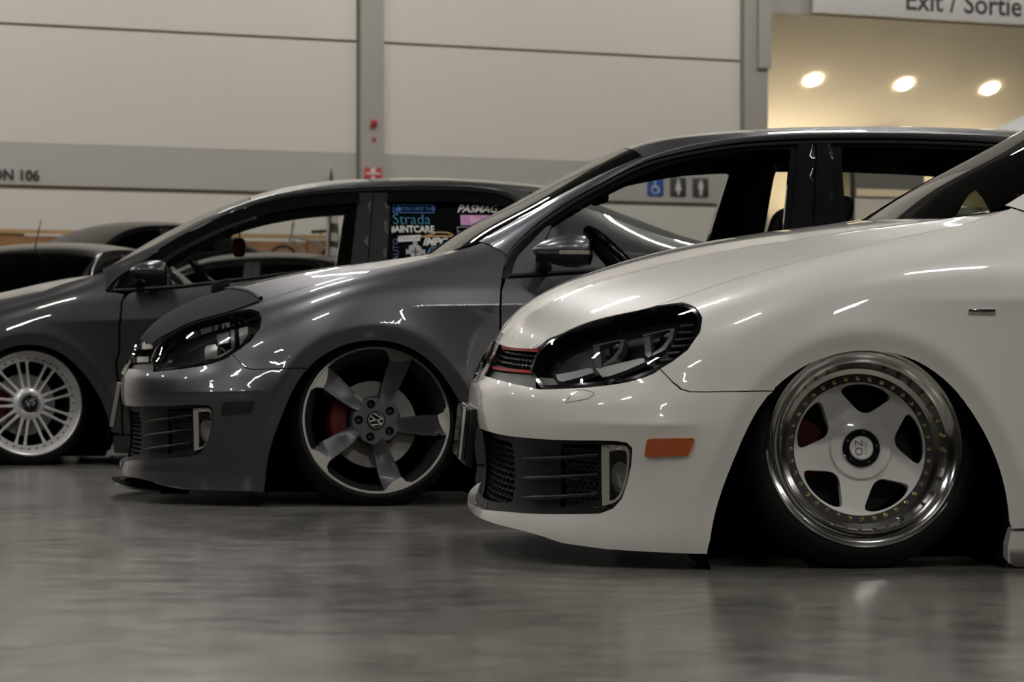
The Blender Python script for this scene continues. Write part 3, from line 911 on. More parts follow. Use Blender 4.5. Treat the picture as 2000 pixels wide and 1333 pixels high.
def hatchback(root, sp):
    b = golf; pm = sp['paint']; gl = golf_gs
    dg = sp.get('door_shift', 0.)
    zb = sp['bottom']
    LAMP = [(-.485, .676), (-.433, .681), (-.410, .670), (-.400, .647), (-.408, .610), (-.440, .564), (-.497, .527), (-.553, .503), (-.622, .487), (-.690, .477), (-.763, .469), (-.780, .506), (-.762, .548), (-.733, .581), (-.674, .615), (-.600, .645)]
    lampL = smooth_loop(LAMP, 4, (0, 10, 11, 13))
    HLF = [(-.238, .477), (-.300, .477), (-.348, .476), (-.400, .474), (-.435, .474), (-.455, .480), (-.471, .494), (-.486, .511), (-.500, .526)]
    # ---- fender
    up = [(x, float(_ze(x))) for x in np.linspace(-.485, .375, 26)]
    fen = up+[(.400, .908), (.455, .877), (.446+dg*.4, .84), (.434+dg*.8, .79), (.426+dg, .745), (.421+dg, .69), (.421+dg, .60), (.424+dg, .45), (.427+dg, .30), (.427+dg, .145), (.345, .143)]
    a = [p for p in ARCH_F if p[1] > .143 and p[0] > 0][::-1]+[p for p in ARCH_F if p[0] <= 0 and p[0] > -.236][::-1]
    fen += a+HLF+[(-.470, .545), (-.436, .572), (-.405, .615), (-.397, .648), (-.407, .673), (-.433, .684)]
    for far in (0, 1):
        panel('fender', [belt_piece(b, [gdom(b, fen)], .018, .0, far)], pm, root, .014)
    # ---- front bumper
    GT = [('c', .342), ('y', .15, .342), ('y', .30, .341), (-.835, .340), (-.79, .342), (-.715, .345), (-.65, .349), (-.60, .350), (-.578, .347), (-.566, .335), (-.567, .30), (-.575, .25), (-.587, .212), (-.606, .187), (-.635, .173), (-.714, .164), (-.78, .156), (-.836, .149), ('y', .25, .138), ('c', .132)]
    bot = [('c', zb(-.9)), ('y', .15, zb(-.88)), ('y', .30, zb(-.86))]+[(x, zb(x)) for x in (-.83, -.80, -.76, -.72, -.67, -.62, -.55, -.48, -.43, -.391)]
    archf = [p for p in ARCH_F if p[0] < -.246 and p[1] > zb(-.39)+.02]
    topb = [p for p in LAMP[6:11]][0:5]
    bum = bot+archf+HLF+[(x, z-.004) for x, z in smooth_line(LAMP[6:11], 4)[1:]]+[('y', .47, .470), ('y', .35, .474), ('y', .2, .476), ('c', .477)]+GT
    bl = gdom(b, bum)
    panel('front_bumper', [belt_piece(b, [bl], .018), belt_piece(b, [bl], .018, 0, True)], pm, root, .02)
    # towing eye cover: thin seam drawn by a narrow recessed band
    tow = smooth_loop([(-.713, .437), (-.664, .449), (-.648, .462), (-.662, .468), (-.690, .466)], 4, (0, 1))
    tp = [Vector(tuple(p)) for p in belt_xyz(b, bdom(b, tow))]
    tube('tow_cover_seam', [p+Vector((-.0, -.0002, 0)) for p in tp], .0006, 'void', root, 5, True) if sp['gti'] else None
    # ---- lower grille
    lg = part('lower_grille', root)
    gt = bdom(b, GT)
    for far in (0, 1):
        panel('grille_surround', [belt_piece(b, [gt, bdom(b, [('y', .02, .318), ('y', .2, .318), ('y', .385, .317), ('y', .40, .31), ('y', .40, .18), ('y', .385, .171), ('y', .2, .160), ('y', .02, .156)]),
              bdom(b, densify([(-.735, .328), (-.650, .335), (-.650, .205), (-.735, .178)]))], .02, .022, far)], 'trim_black', lg, .02)
        panel('grille_back', [belt_piece(b, [gt], .05, .055, far)], 'void', lg, 0)
        for zz0, zz1 in ((.286, .314), (.237, .266), (.188, .219)):
            pts = []
            for i in range(13):
                f = i/12; x = -.808+f*.163; z = zz0+(zz1-zz0)*f
                pts.append(tuple(belt_xyz(b, bdom(b, [(x, z)]))[0]))
            bm = bmesh.new()
            P = [Vector(p)+Vector((.008, .008, 0)) for p in pts]
            bm_tube(bm, P, [.0012+.0052*min(1, 5*(i/12)+.1)*(1-.45*i/12) for i in range(13)], 8)
            if far:
                for v in bm.verts: v.co.y *= -1
            bm_obj('grille_slat', bm, 'satin_black', lg, 60)
        # fog lamp
        fg = part('fog_lamp', root)
        FO = smooth_loop([(-.640, .336), (-.60, .338), (-.583, .335), (-.577, .318), (-.581, .262), (-.591, .225), (-.606, .202), (-.636, .190)], 3, (0, 2, 7))
        FI = smooth_loop([(-.622, .322), (-.598, .326), (-.580, .324), (-.578, .305), (-.582, .262), (-.591, .228), (-.604, .208), (-.620, .202)], 3, (0, 2, 7))
        if sp['gti']:
            FI = smooth_loop([(-.622, .322), (-.596, .326), (-.584, .324), (-.581, .305), (-.584, .262), (-.594, .228), (-.607, .208), (-.620, .204)], 3, (0, 2, 7))
        fo = bdom(b, densify([tuple(p) for p in FO], .015)); fi = bdom(b, densify([tuple(p) for p in FI], .015))
        panel('lamp_frame', [belt_piece(b, [fo, fi], .012, .012, far)], 'fog_frame', fg, .016)
        panel('lamp_reflector', [belt_piece(b, [fi], .012, .035, far)], 'fog_reflector', fg, 0)
        c = Vector(tuple(belt_xyz(b, bdom(b, [(-.600, .265)]))[0]))
        bm = bmesh.new(); bmesh.ops.create_uvsphere(bm, u_segments=20, v_segments=12, radius=1.)
        for v in bm.verts: v.co = Vector((v.co.x*.034, v.co.y*.018, v.co.z*.052))
        o = bm_obj('lamp_projector', bm, 'projector', fg, 60); o.location = c+Vector((.020, .026, 0)); o.rotation_euler = (0, 0, R(-38))
        panel('lamp_lens', [belt_piece(b, [fi], .012, .014, far)], 'lamp_glass', fg, 0)
        if far:
            o.location.y *= -1; o.rotation_euler = (0, 0, R(38))
    hexmesh_belt('grille_honeycomb', b, 0.03, .375, .170, .308, .0105, .0026, .030, 'mesh_black', lg, sy=2.1)
    hexmesh_belt('grille_honeycomb', b, .625, .735, .19, .325, .0085, .0020, .030, 'mesh_black', lg)
    # ---- side markers
    for far in (0, 1):
        mk = round_poly([(-.5315, .3605), (-.4235, .365), (-.437, .3225), (-.5355, .3145)], .008)
        panel('side_marker', [belt_piece(b, [bdom(b, mk)], .012, -.006, far)], sp['marker'], root, .006)
    if sp['gti']:
        for far in (0, 1):
            s = 1 if far else -1
            bg = part('fender_badge', root, (.265, s*.8885, .668))
            box('badge_plate', (-.033, -.003, -.0055), (.033, .003, .0055), 'chrome', bg, .0015)
            o = link('badge_lettering', text_mesh('AUTOBAHN', .0085, bold=.0002), 'sign_black', bg); o.rotation_euler = (R(90), 0, R(180) if far else 0); o.location = (0, s*.0036, 0)
    # ---- upper grille
    ug = part('upper_grille', root)
    GU = [('c', .476), ('y', .2, .475), ('y', .35, .473), ('y', .52, .469), (-.780, .506), (-.762, .548), (-.737, .579), ('y', .35, .572), ('y', .2, .568), ('c', .566)]
    gu = bdom(b, GU)
    panel('grille_back', [belt_piece(b, [gu], .03, .035), belt_piece(b, [gu], .03, .035, True)], 'void', ug, 0)
    fr = bdom(b, [('y', .02, .553), ('y', .2, .555), ('y', .35, .557), ('y', .445, .559), ('y', .46, .53), ('y', .47, .503), ('y', .35, .499), ('y', .2, .496), ('y', .02, .494)])
    for far in (0, 1):
        panel('grille_frame', [belt_piece(b, [gu, fr], .02, .012, far)], 'satin_black', ug, .02)
    if sp['gti']:
        hexmesh_belt('grille_honeycomb', b, .045, .43, .508, .545, .0085, .0024, .012, 'gloss_black', ug, sy=1.9)
        for z0, z1 in ((.548, .5565), (.4955, .5030)):
            for s in (-1, 1):
                P = []
                for y in np.linspace(.075, .428 if z0 > .52 else .455, 18):
                    z = z0+(z1-z0)*(y/.47); x = float(b.front(np.array([y]), np.array([z]))[0]); P.append((x+.008, s*y, z))
                ribbon('red_strip', P, .0075, .006, 'red_trim', ug)
    else:
        for z0, z1, hh in ((.551, .556, .018), (.505, .509, .020)):
            for s in (-1, 1):
                P = []
                for y in np.linspace(.075, .405 if z0 > .52 else .435, 18):
                    z = z0+(z1-z0)*(y/.47); x = float(b.front(np.array([y]), np.array([z]))[0]); P.append((x+.004, s*y, z))
                ribbon('chrome_bar', P, hh, .010, 'chrome', ug)
    # badge
    bd = part('badge', root, (-.853, 0, .508), (0, R(27), 0))
    o = emblem_vw('badge_emblem', .062, 'chrome', bd, .008, .13); o.rotation_euler = (0, 0, R(-90))
    o = lathe('badge_back', [(0, .003), (.056, .003), (.058, .012), (0, .012)], 'gloss_black', bd, 40); o.rotation_euler = (0, 0, R(-90))
    lathe('badge_mount', [(.030, .008), (.052, .012), (.058, .05)], 'satin_black', bd, 32).rotation_euler = (0, 0, R(-90))
    # ---- number plate
    if sp['plate'] == 'gloss':
        pl = part('number_plate', root, (-.925, 0, .322), (0, R(6), 0))
        bm = bmesh.new(); bm_box(bm, (.0, -.158, -.078), (.020, .158, .072), .004)
        for v in bm.verts: v.co.x += .14*v.co.y**2*4
        bm_obj('plate_holder', bm, 'satin_black', pl, 40)
        bm = bmesh.new(); bm_box(bm, (-.010, -.150, -.068), (.0, .150, .068), .003)
        for v in bm.verts: v.co.x += .14*v.co.y**2*4
        bm_obj('plate_cover', bm, 'smoke_plate', pl, 40)
    else:
        pl = part('number_plate', root, (-.905, 0, .350), (0, R(10), 0))
        bm = bmesh.new(); bm_box(bm, (-.004, -.150, -.085), (.008, .150, .070), .003)
        bm_obj('plate_face', bm, 'satin_black', pl, 40)
        bm = bmesh.new()
        for lo, hi in (((-.007, -.153, .066), (.008, .153, .074)), ((-.007, -.153, -.088), (.008, .153, -.080)), ((-.007, -.155, -.088), (.008, -.149, .074)), ((-.007, .149, -.088), (.008, .155, .074))):
            bm_box(bm, lo, hi, .001)
        bm_obj('plate_frame', bm, 'fog_frame', pl)
    # ---- head lamps
    for far in (0, 1):
        hl = part('headlamp', root)
        ld = bdom(b, lampL)
        c0 = ld.mean(0)
        inner_l = c0+(ld-c0)*np.array([.965, .93])
        panel('lamp_rim', [belt_piece(b, [ld, inner_l], .014, .001, far)], 'gloss_black', hl, .02)
        panel('lamp_housing', [belt_piece(b, [ld], .016, .052, far)], 'lamp_dark', hl, 0)
        def seg_panel(name, pts, off, mat, dp=.010, rs=.012):
            lp = bdom(b, densify(pts, .012))
            return panel(name, [belt_piece(b, [lp], rs, off, far)], mat, hl, dp)
        if sp['lamp'] == 'led':
            seg_panel('running_light', [(-.738, .508), (-.700, .518), (-.668, .528), (-.657, .528), (-.655, .518), (-.690, .504), (-.722, .494), (-.733, .494)], .018, 'led_white', .02)
            seg_panel('running_light', [(-.650, .528), (-.600, .542), (-.548, .557), (-.540, .556), (-.540, .547), (-.580, .527), (-.620, .511), (-.637, .508)], .018, 'led_white', .02)
            for dx, dz in ((0, 0), (.113, .030)):
                U = [(-.648, .578), (-.648, .532), (-.641, .528), (-.634, .532), (-.634, .582)]
                seg_panel('light_guide', [(x+dx, z+dz) for x, z in U], .014, 'chrome_lamp', .02)
                seg_panel('light_guide', [(-.630+dx, .533+dz), (-.604+dx, .547+dz), (-.586+dx, .572+dz), (-.577+dx, .600+dz), (-.586+dx, .600+dz), (-.594+dx, .575+dz), (-.611+dx, .553+dz), (-.631+dx, .538+dz)], .014, 'chrome_lamp', .02)
                seg_panel('light_guide', [(-.648+dx, .580+dz), (-.586+dx, .598+dz), (-.586+dx, .601+dz), (-.648+dx, .584+dz)], .014, 'chrome_lamp', .02)
                pc = Vector(tuple(belt_xyz(b, bdom(b, [(-.612+dx, .565+dz)]))[0]))
                bm = bmesh.new(); bmesh.ops.create_uvsphere(bm, u_segments=20, v_segments=12, radius=.026)
                o = bm_obj('lamp_projector', bm, 'smoked', hl, 60); o.location = pc+Vector((.035, .035, 0))
                if far: o.location.y *= -1
            for k in range(7):
                t = k/6; x = -.425-.040*t*t-.03*t; z = .645-.105*t
                seg_panel('lamp_fin', [(x-.028, z-.006), (x+.002, z-.002), (x+.002, z+.002), (x-.028, z)], .022, 'frame_grey', .02)
            seg_panel('corner_reflector', [(-.772, .500), (-.745, .500), (-.728, .478), (-.758, .474)], .02, 'fog_frame', .01)
        else:
            seg_panel('lamp_reflector', [(-.605, .555), (-.560, .565), (-.560, .525), (-.52, .548), (-.50, .556), (-.51, .546), (-.555, .520), (-.602, .515)], .02, 'reflector', .02)
            seg_panel('lamp_reflector', [(-.602, .566), (-.566, .573), (-.566, .556), (-.602, .550)], .022, 'reflector', .02)
            seg_panel('lamp_reflector', [(-.565, .608), (-.520, .620), (-.520, .580), (-.558, .570)], .024, 'reflector_dim', .02)
            seg_panel('lamp_reflector', [(-.512, .622), (-.498, .626), (-.498, .560), (-.512, .556)], .02, 'reflector_dim', .02)
            seg_panel('corner_reflector', [(-.485, .628), (-.452, .636), (-.455, .602), (-.482, .565)], .02, 'reflector', .02)
            seg_panel('lamp_divider', [(-.495, .655), (-.489, .655), (-.489, .545), (-.495, .540)], .010, 'gloss_black', .02)
            seg_panel('corner_reflector', [(-.775, .505), (-.690, .512), (-.640, .508), (-.66, .482), (-.758, .472)], .03, 'lamp_lower', .01)
        panel('lamp_lens', [belt_piece(b, [inner_l], .016, .0, far)], sp['lens'], hl, 0)
    # ---- bonnet
    ed = [(x, float(np.interp(x, _hx, _hy))-.0015) for x in np.linspace(-.735, .36, 34)]
    front = [(-.792, .30), (-.806, .15), (-.812, .0)]
    rear = [(.335, .62), (.27, .42), (.225, .22), (.21, 0)]
    half = ed+rear
    lp = [(x, y) for x, y in ed]+rear[:-1]+[(rear[-1][0], 0)]+[(x, -y) for x, y in rear[:-1][::-1]]+[(x, -y) for x, y in ed[::-1]]
    lp += [(-.772, -.40)]+[(x, -y) for x, y in front[:-1]]+[front[-1]]+[(x, y) for x, y in front[:-1][::-1]]+[(-.772, .40)]
    lip = bdom(b, [('c', .556), ('y', .15, .556), ('y', .30, .557), ('y', .42, .561), (-.748, .572), (-.737, .583), ('y', .44, .587), ('y', .38, .592), ('y', .28, .594), ('y', .14, .593), ('c', .592)])
    panel('bonnet', [top_piece(hood_s, [np.array(lp)], .022), belt_piece(b, [lip], .018), belt_piece(b, [lip], .018, 0, True)], pm, root, .02)
    if sp.get('bra'):
        be = [(x, float(np.interp(x, _hx, _hy))*.985) for x in np.linspace(-.735, -.40, 14)]
        rear_b = [(-.43, .50), (-.49, .30), (-.515, .12), (-.52, 0)]
        lp = be+rear_b+[(x, -y) for x, y in rear_b[:-1][::-1]]+[(x, -y) for x, y in be[::-1]]+[(-.772, -.40)]+[(x, -y) for x, y in front[:-1]]+[front[-1]]+[(x, y) for x, y in front[:-1][::-1]]+[(-.772, .40)]
        br = panel('bonnet_bra', [top_piece(hood_s, [np.array(lp)], .025, -.005)], 'bra', root, .006)
        P = []
        for x, y in smooth_line([(-.395, -.66)]+[(x, -y) for x, y in rear_b[:-1]]+[rear_b[-1]]+[(x, y) for x, y in rear_b[:-1][::-1]]+[(-.395, .66)], 4):
            P.append((x, y, float(hood_s.z(np.array([x]), np.array([y]))[0])+.006))
        tube('bra_hem', P, .008, 'satin_black', br, 6)
        bm = bmesh.new(); bm_box(bm, (-.555, -.20, .0), (-.49, .05, .040), .008)
        zz = float(hood_s.z(np.array([-.52]), np.array([-.08]))[0])
        for v in bm.verts: v.co.z += zz+(v.co.x+.52)*.30
        bm_obj('bra_flap', bm, 'bra', br, 40)
        # thin black splitter under the bumper
        V = []; Fc = []; ys = np.linspace(-.62, .62, 41)
        for y in ys:
            x = float(b.front(np.array([max(abs(y), 1e-3)]), np.array([.075]))[0]); k = (1-abs(y/.62)**3)
            zz = .075-.026*abs(y/.62)**1.5; V += [(x-.030*k, y, zz-.012), (x-.030*k, y, zz-.004), (x+.10, y, zz), (x+.10, y, zz-.012)]
        for i in range(len(ys)-1):
            for j in range(4): Fc.append((4*i+j, 4*i+(j+1) % 4, 4*i+4+(j+1) % 4, 4*i+4+j))
        raw('front_splitter', V, Fc, 'gloss_black', root)
    # cowl and wipers
    cw = []
    for y in np.linspace(-.66, .66, 23):
        x0 = np.interp(abs(y), [0, .22, .42, .62, .70], [.205, .22, .265, .33, .37]); z0 = float(hood_s.z(np.array([x0]), np.array([y]))[0])
        cw.append(((x0-.01, y, z0-.018), (x0+.10, y, z0-.012)))
    raw('cowl', [p for q in cw for p in q], [(2*i, 2*i+1, 2*i+3, 2*i+2) for i in range(len(cw)-1)], 'trim_black', root)
    for y0, y1 in ((-.62, -.05), (-.02, .50)):
        P = []
        for t in np.linspace(0, 1, 8):
            y = y0+(y1-y0)*t; x = np.interp(abs(y), [0, .22, .42, .62], [.225, .24, .285, .35])+.02
            P.append((x-.03, y, float(hood_s.z(np.array([x-.03]), np.array([y]))[0])-.006))
        tube('wiper', P, .007, 'satin_black', root, 6)
    # ---- windscreen and roof
    hx = .965
    eL = [(x, float(G_YE(x))) for x in np.linspace(.355, hx, 14)]
    cowl = [(.318, .64), (.262, .54), (.228, .40), (.207, .22), (.20, 0)]
    lp = [(x, -y) for x, y in eL]+[(hx, 0)]+[(x, y) for x, y in eL[::-1]]+cowl[:-1]+[cowl[-1]]+[(x, -y) for x, y in cowl[:-1][::-1]]
    panel('windscreen', [top_piece(roof_s, [np.array(lp)], .035)], 'screen_glass', root, 0)
    rx = [(x, float(G_YE(x))) for x in np.linspace(hx+.006, 3.08, 40)]
    lp = [(x, -y) for x, y in rx]+[(x, y) for x, y in rx[::-1]]
    panel('roof', [top_piece(roof_s, [np.array(lp)], .04)], pm, root, .01)
    panel('headliner', [top_piece(roof_s, [np.array([(x, y*.97) for x, y in lp])], .09, .045)], 'interior', root, 0)
    # ---- pillars and roof rails
    for far in (0, 1):
        A = []; Bc = []
        for x, z in G_RAILS:
            A.append(gs_pt(gl, x, z, .002))
            xb = min(3.08, float(np.interp(x, [.458, .55, .75, 1.0, 3.2], [.368, .49, .72, 1.0, 3.2])))
            Bc.append((xb, -float(G_YE(xb)), float(roof_s.z(np.array([xb]), np.array([float(G_YE(xb))]))[0])))
        strip('roof_rail', [tuple(p) for p in A[5:]], Bc[5:], .022, pm, root, bool(far))
        # inner trim of the pillar
        strip('pillar_trim', [tuple(p+Vector((0, .03, -.01))) for p in A[5:]], [(x, y+.05, z-.035) for x, y, z in Bc[5:]], -.02, 'interior', root, bool(far))
    # ---- side windows
    def sill(x): return float(G_SILL(x))
    fr_o = [(x, sill(x)) for x in np.linspace(.438, 2.72, 50)]+[p for p in G_RAILS[::-1] if p[0] > .44]
    wF = smooth_loop([(.560, .812), (.80, .831), (1.10, .856), (1.30, .873), (1.425, .888), (1.44, .905), (1.47, 1.06), (1.512, 1.255), (1.505, 1.272), (1.40, 1.268), (1.297, 1.258), (1.126, 1.226), (.992, 1.184), (.838, 1.114), (.700, 1.035), (.628, .990), (.585, .90)], 3, (0, 4, 7, 15))
    wR = smooth_loop([(1.672, .912), (1.95, .922), (2.25, .93), (2.30, .94), (2.34, 1.10), (2.36, 1.245), (2.33, 1.268), (2.1, 1.278), (1.9, 1.283), (1.715, 1.281), (1.700, 1.265), (1.688, 1.09)], 3, (0, 3, 9))
    wQ = smooth_loop([(2.375, .945), (2.60, .965), (2.64, .985), (2.62, 1.10), (2.54, 1.21), (2.44, 1.245), (2.41, 1.24), (2.39, 1.10)], 3, (0,))
    for far in (0, 1):
        panel('window_frame', [gs_piece(gl, [np.array(fr_o), wF, wR, wQ], .04, .008, far)], 'gloss_black', root, .035)
        panel('front_side_window', [gs_piece(gl, [wF], .08, .02, far)], 'clear', root, 0)
        panel('rear_side_window', [gs_piece(gl, [wR], .08, .02, far)], 'clear', root, 0)
        panel('quarter_window', [gs_piece(gl, [wQ], .08, .02, far)], 'clear', root, 0)
        # pillar covers, each its own panel
        for x0, x1, x2, x3 in ((1.455, 1.541, 1.545, 1.606), (1.549, 1.622, 1.613, 1.672)):
            q = [(x0, sill(x0)+.004), (x1, sill(x1)+.004), (x3, 1.298), (x2, 1.297)]
            panel('pillar_cover', [gs_piece(gl, [np.array(q)], .018, -.002, far)], 'gloss_black', root, .012)
        # mirror sail panel
        q = smooth_loop([(.470, .802), (.555, .810), (.58, .90), (.622, .980), (.600, .972), (.545, .918), (.500, .872), (.480, .835)], 3, (0, 1, 3))
        panel('mirror_sail', [gs_piece(gl, [q], .03, .0, far)], 'frame_grey', root, .01)
        # seals along the sill and the rail
        s = 1 if far else -1
        P = [gs_pt(gl, x, sill(x)+.006, .004) for x in np.linspace(.46, 2.72, 30)]
        o = tube('window_seal', [(p.x, p.y*(-s), p.z) for p in P], .008, 'satin_black', root, 6)
        P = [gs_pt(gl, x, z-.014, .0) for x, z in G_RAILS if x > .445]
        tube('window_seal', [(p.x, p.y*(-s), p.z) for p in P], .0065, 'satin_black', root, 6)
    # ---- doors, sills, quarter panels, tail
    D0 = .430+dg
    d1 = [(D0+.017, sill(.45)-.004)]+[(x, sill(x)-.004) for x in np.linspace(.5, 1.545, 16)]+[(1.552, .80), (1.556, .60), (1.556, .30), (1.545, .145)]
    d1 += [(x, .145) for x in np.linspace(1.4, D0+.1, 8)]+[(D0+.002, .145), (D0+.002, .30), (D0-.001, .45), (D0-.004, .60), (D0-.004, .69), (D0+.001, .745)]
    a2 = [p for p in ARCH_R if p[0] < 2.56 and p[1] > .145]
    d2 = [(x, sill(x)-.004) for x in np.linspace(1.552, 2.36, 14)]+[(2.42, .84), (2.455, .70), (2.44, .60)]+[p for p in a2 if p[0] < 2.44][::-1]+[(2.18, .145)]+[(x, .145) for x in np.linspace(2.1, 1.65, 6)]+[(1.552, .145), (1.563, .30), (1.563, .60), (1.559, .80)]
    for far in (0, 1):
        dr = panel('front_door', [belt_piece(b, [gdom(b, d1)], .025, 0, far)], pm, root, .014)
        dr2 = panel('rear_door', [belt_piece(b, [gdom(b, d2)], .025, 0, far)], pm, root, .014)
        s = 1 if far else -1
        for dd, hx0, hz in ((dr, 1.33, .745), (dr2, 2.17, .775)):
            P = [(hx0+.10*t, s*(.885+.030*math.sin(math.pi*min(1, max(0, t+.5))))+0*t, hz+.012*t) for t in np.linspace(-1, 1, 9)]
            P = [(hx0+.10*t, s*(.882+.032*(1-abs(t)**4)), hz+.012*t) for t in np.linspace(-1, 1, 11)]
            tube('door_handle', P, .011, pm, dd, 8)
        sk = [(x, .138) for x in np.linspace(.345, 2.16, 40)]+[(2.16, .055), (2.0, .045)]+[(x, .045) for x in np.linspace(1.9, .45, 12)]+[(.36, .05), (.342, .06)]
        panel('side_skirt', [belt_piece(b, [bdom(b, sk)], .03, .004, far)], pm, root, .05)
        q = [(x, sill(2.36)+(x-2.36)*.10) for x in np.linspace(2.366, 2.72, 6)]+[(2.75, 1.0), (2.95, 1.01), (3.14, 1.0)]+[(3.26, .90), (3.29, .75), (3.31, .60), (3.30, .45), (3.29, .30), (3.25, .12), (3.0, .10)]+[p for p in ARCH_R if p[0] > 2.56 and p[1] > .10][::-1]+[p for p in ARCH_R if p[0] <= 2.56 and p[0] > 2.43][::-1]+[(2.447, .60), (2.462, .70), (2.427, .84)]
        panel('rear_quarter_panel', [belt_piece(b, [gdom(b, q)], .03, 0, far)], pm, root, .014)
        # rear pillar skin above the quarter panel
        A = [gs_pt(gl, 2.72, .965), gs_pt(gl, 2.80, 1.01), gs_pt(gl, 2.95, 1.01), gs_pt(gl, 3.14, 1.0)]
        Bq = [gs_pt(gl, 2.66, 1.236), (2.82, -.60, 1.24), (2.96, -.575, 1.235), (3.08, -.545, 1.21)]
        strip('rear_pillar', [tuple(p) for p in A], [tuple(p) for p in Bq], .02, pm, root, bool(far))
    # tailgate and rear screen
    V = []; Fc = []
    prof = [(3.08, .53, 1.26, 1.315), (3.16, .55, 1.19, 1.21), (3.24, .60, 1.00, 1.02), (3.30, .66, .90, .90), (3.33, .70, .70, .70), (3.345, .72, .45, .45), (3.32, .74, .15, .15)]
    ys = np.linspace(-1, 1, 15)
    for x, yw, ze, zc in prof:
        for y in ys: V.append((x-.10*abs(y)**3, yw*y, zc-(zc-ze)*abs(y)**2.3))
    k = len(ys)
    for i in range(len(prof)-1):
        if i in (0, 1): continue
        for j in range(k-1): Fc.append((i*k+j, i*k+j+1, (i+1)*k+j+1, (i+1)*k+j))
    raw('tailgate', V, Fc, pm, root, True)
    raw('rear_screen', V[:3*k], [(i*k+j, i*k+j+1, (i+1)*k+j+1, (i+1)*k+j) for i in (0, 1) for j in range(k-1)], 'dark_glass', root, True)
    # ---- cabin
    common_under(root, -.02, 2.555, 3.33)
    for far in (0, 1):
        s = 1 if far else -1
        box('door_card', (.47, s*.775-.01, .12), (2.40, s*.775+.01, .775), 'interior', root)
    bm = bmesh.new(); bm_box(bm, (.34, -.70, .62), (.80, .70, .80), .05, 3)
    for v in bm.verts:
        if v.co.z > .7: v.co.x = .34+(v.co.x-.34)*.9; v.co.z += .03*(1-abs(v.co.y)/.7)
    bm_obj('dashboard', bm, 'interior', root, 40)
    steering(root, .935, -.37, .845)
    seat(root, 1.05, -.37, top=1.03); seat(root, 1.05, .37, top=1.03)
    bm = bmesh.new(); bm_box(bm, (1.98, -.62, .40), (2.45, .62, .52), .05, 2)
    vs = bm_box(bm, (2.36, -.62, .50), (2.50, .62, .90), .05, 2)
    bm_obj('rear_bench', bm, 'interior', root, 40)
    box('parcel_shelf', (2.50, -.64, .86), (3.15, .64, .88), 'interior', root)
    mr = part('rear_view_mirror', root, (.90, 0, 1.13))
    box('mirror_shell', (-.01, -.12, -.035), (.025, .12, .035), 'interior', mr, .012, 2)
    tube('mirror_stalk', [(0, 0, .03), (-.02, 0, .085)], .008, 'interior', mr, 6)
    for far in (0, 1): wing_mirror(root, far, pm)
M['fog_reflector'] = plain('fog_reflector', (.72, .71, .69), .2, metal=.3)
M['chrome_badge'] = plain('chrome_badge', (.85, .85, .85), .14, metal=.75)
M['projector'] = plain('projector', (.62, .61, .59), .10, metal=.4, coat=1.)
M['mesh_black'] = plain('mesh_black', (.010, .010, .010), .35)
M['smoke_plate'] = plain('smoke_plate', (.008, .0085, .008), .06, coat=1., coat_rough=.01)
M['lamp_dark'] = plain('lamp_dark', (.006, .006, .007), .35)
M['lamp_lower'] = plain('lamp_lower', (.05, .05, .055), .3, metal=.3)
M['reflector_dim'] = plain('reflector_dim', (.30, .30, .30), .25, metal=.5, bump=.1, bscale=90)
M['chrome_lamp'] = plain('chrome_lamp', (.55, .54, .52), .2, metal=.7, bump=.06, bscale=120)
# ------------------------------------------------------------------ the hall
WY = R(26)                       # the far wall runs back to the right
W0 = Vector((-2.38, 46.0, 0)); WD = Vector((math.cos(WY), math.sin(WY), 0)); WN = Vector((math.sin(WY), -math.cos(WY), 0))
def wp(s, z, out=0.):
    """point of the far wall: s along it, z up, out towards the hall"""
    p = W0+WD*s+WN*out; return Vector((p.x, p.y, z))
def wall_box(name, s0, s1, z0, z1, d0, d1, mat, parent=None, bevel=0.):
    bm = bmesh.new(); bm_box(bm, (s0, -d1, z0), (s1, -d0, z1), bevel)
    o = bm_obj(name, bm, mat, parent, 40 if bevel else None)
    if parent is None:
        o.location = W0; o.rotation_euler = (0, 0, WY)
    return o
def concrete():
    m, N, L, B = _mat('polished_concrete')
    tc = N.new('ShaderNodeTexCoord')
    def noise(sc, det, vec=None, rough=.6):
        n = N.new('ShaderNodeTexNoise'); n.inputs['Scale'].default_value = sc; n.inputs['Detail'].default_value = det; n.inputs['Roughness'].default_value = rough
        L.new(vec or tc.outputs['Object'], n.inputs['Vector']); return n
    a = noise(.9, 6); c = noise(7., 8, rough=.7); d = noise(60., 4)
    r = N.new('ShaderNodeValToRGB'); e = r.color_ramp.elements
    e[0].position = .40; e[0].color = (.082, .077, .066, 1); e[1].position = .60; e[1].color = (.195, .185, .162, 1)
    mx = N.new('ShaderNodeMath'); mx.operation = 'MULTIPLY_ADD'; mx.inputs[1].default_value = .45
    L.new(c.outputs['Fac'], mx.inputs[0]); 
    m2 = N.new('ShaderNodeMath'); m2.operation = 'MULTIPLY'; m2.inputs[1].default_value = .55; L.new(a.outputs['Fac'], m2.inputs[0]); L.new(m2.outputs[0], mx.inputs[2])
    L.new(mx.outputs[0], r.inputs[0]); L.new(r.outputs[0], B.inputs['Base Color'])
    rr = N.new('ShaderNodeMapRange'); rr.inputs['To Min'].default_value = .10; rr.inputs['To Max'].default_value = .25
    L.new(c.outputs['Fac'], rr.inputs['Value']); L.new(rr.outputs[0], B.inputs['Roughness'])
    B.inputs['Specular IOR Level'].default_value = .5
    bp = N.new('ShaderNodeBump'); bp.inputs['Strength'].default_value = .035; bp.inputs['Distance'].default_value = .02
    sm = N.new('ShaderNodeMath'); sm.operation = 'ADD'; L.new(c.outputs['Fac'], sm.inputs[0]); L.new(d.outputs['Fac'], sm.inputs[1])
    L.new(sm.outputs[0], bp.inputs['Height']); L.new(bp.outputs['Normal'], B.inputs['Normal'])
    return m
M['concrete'] = concrete()
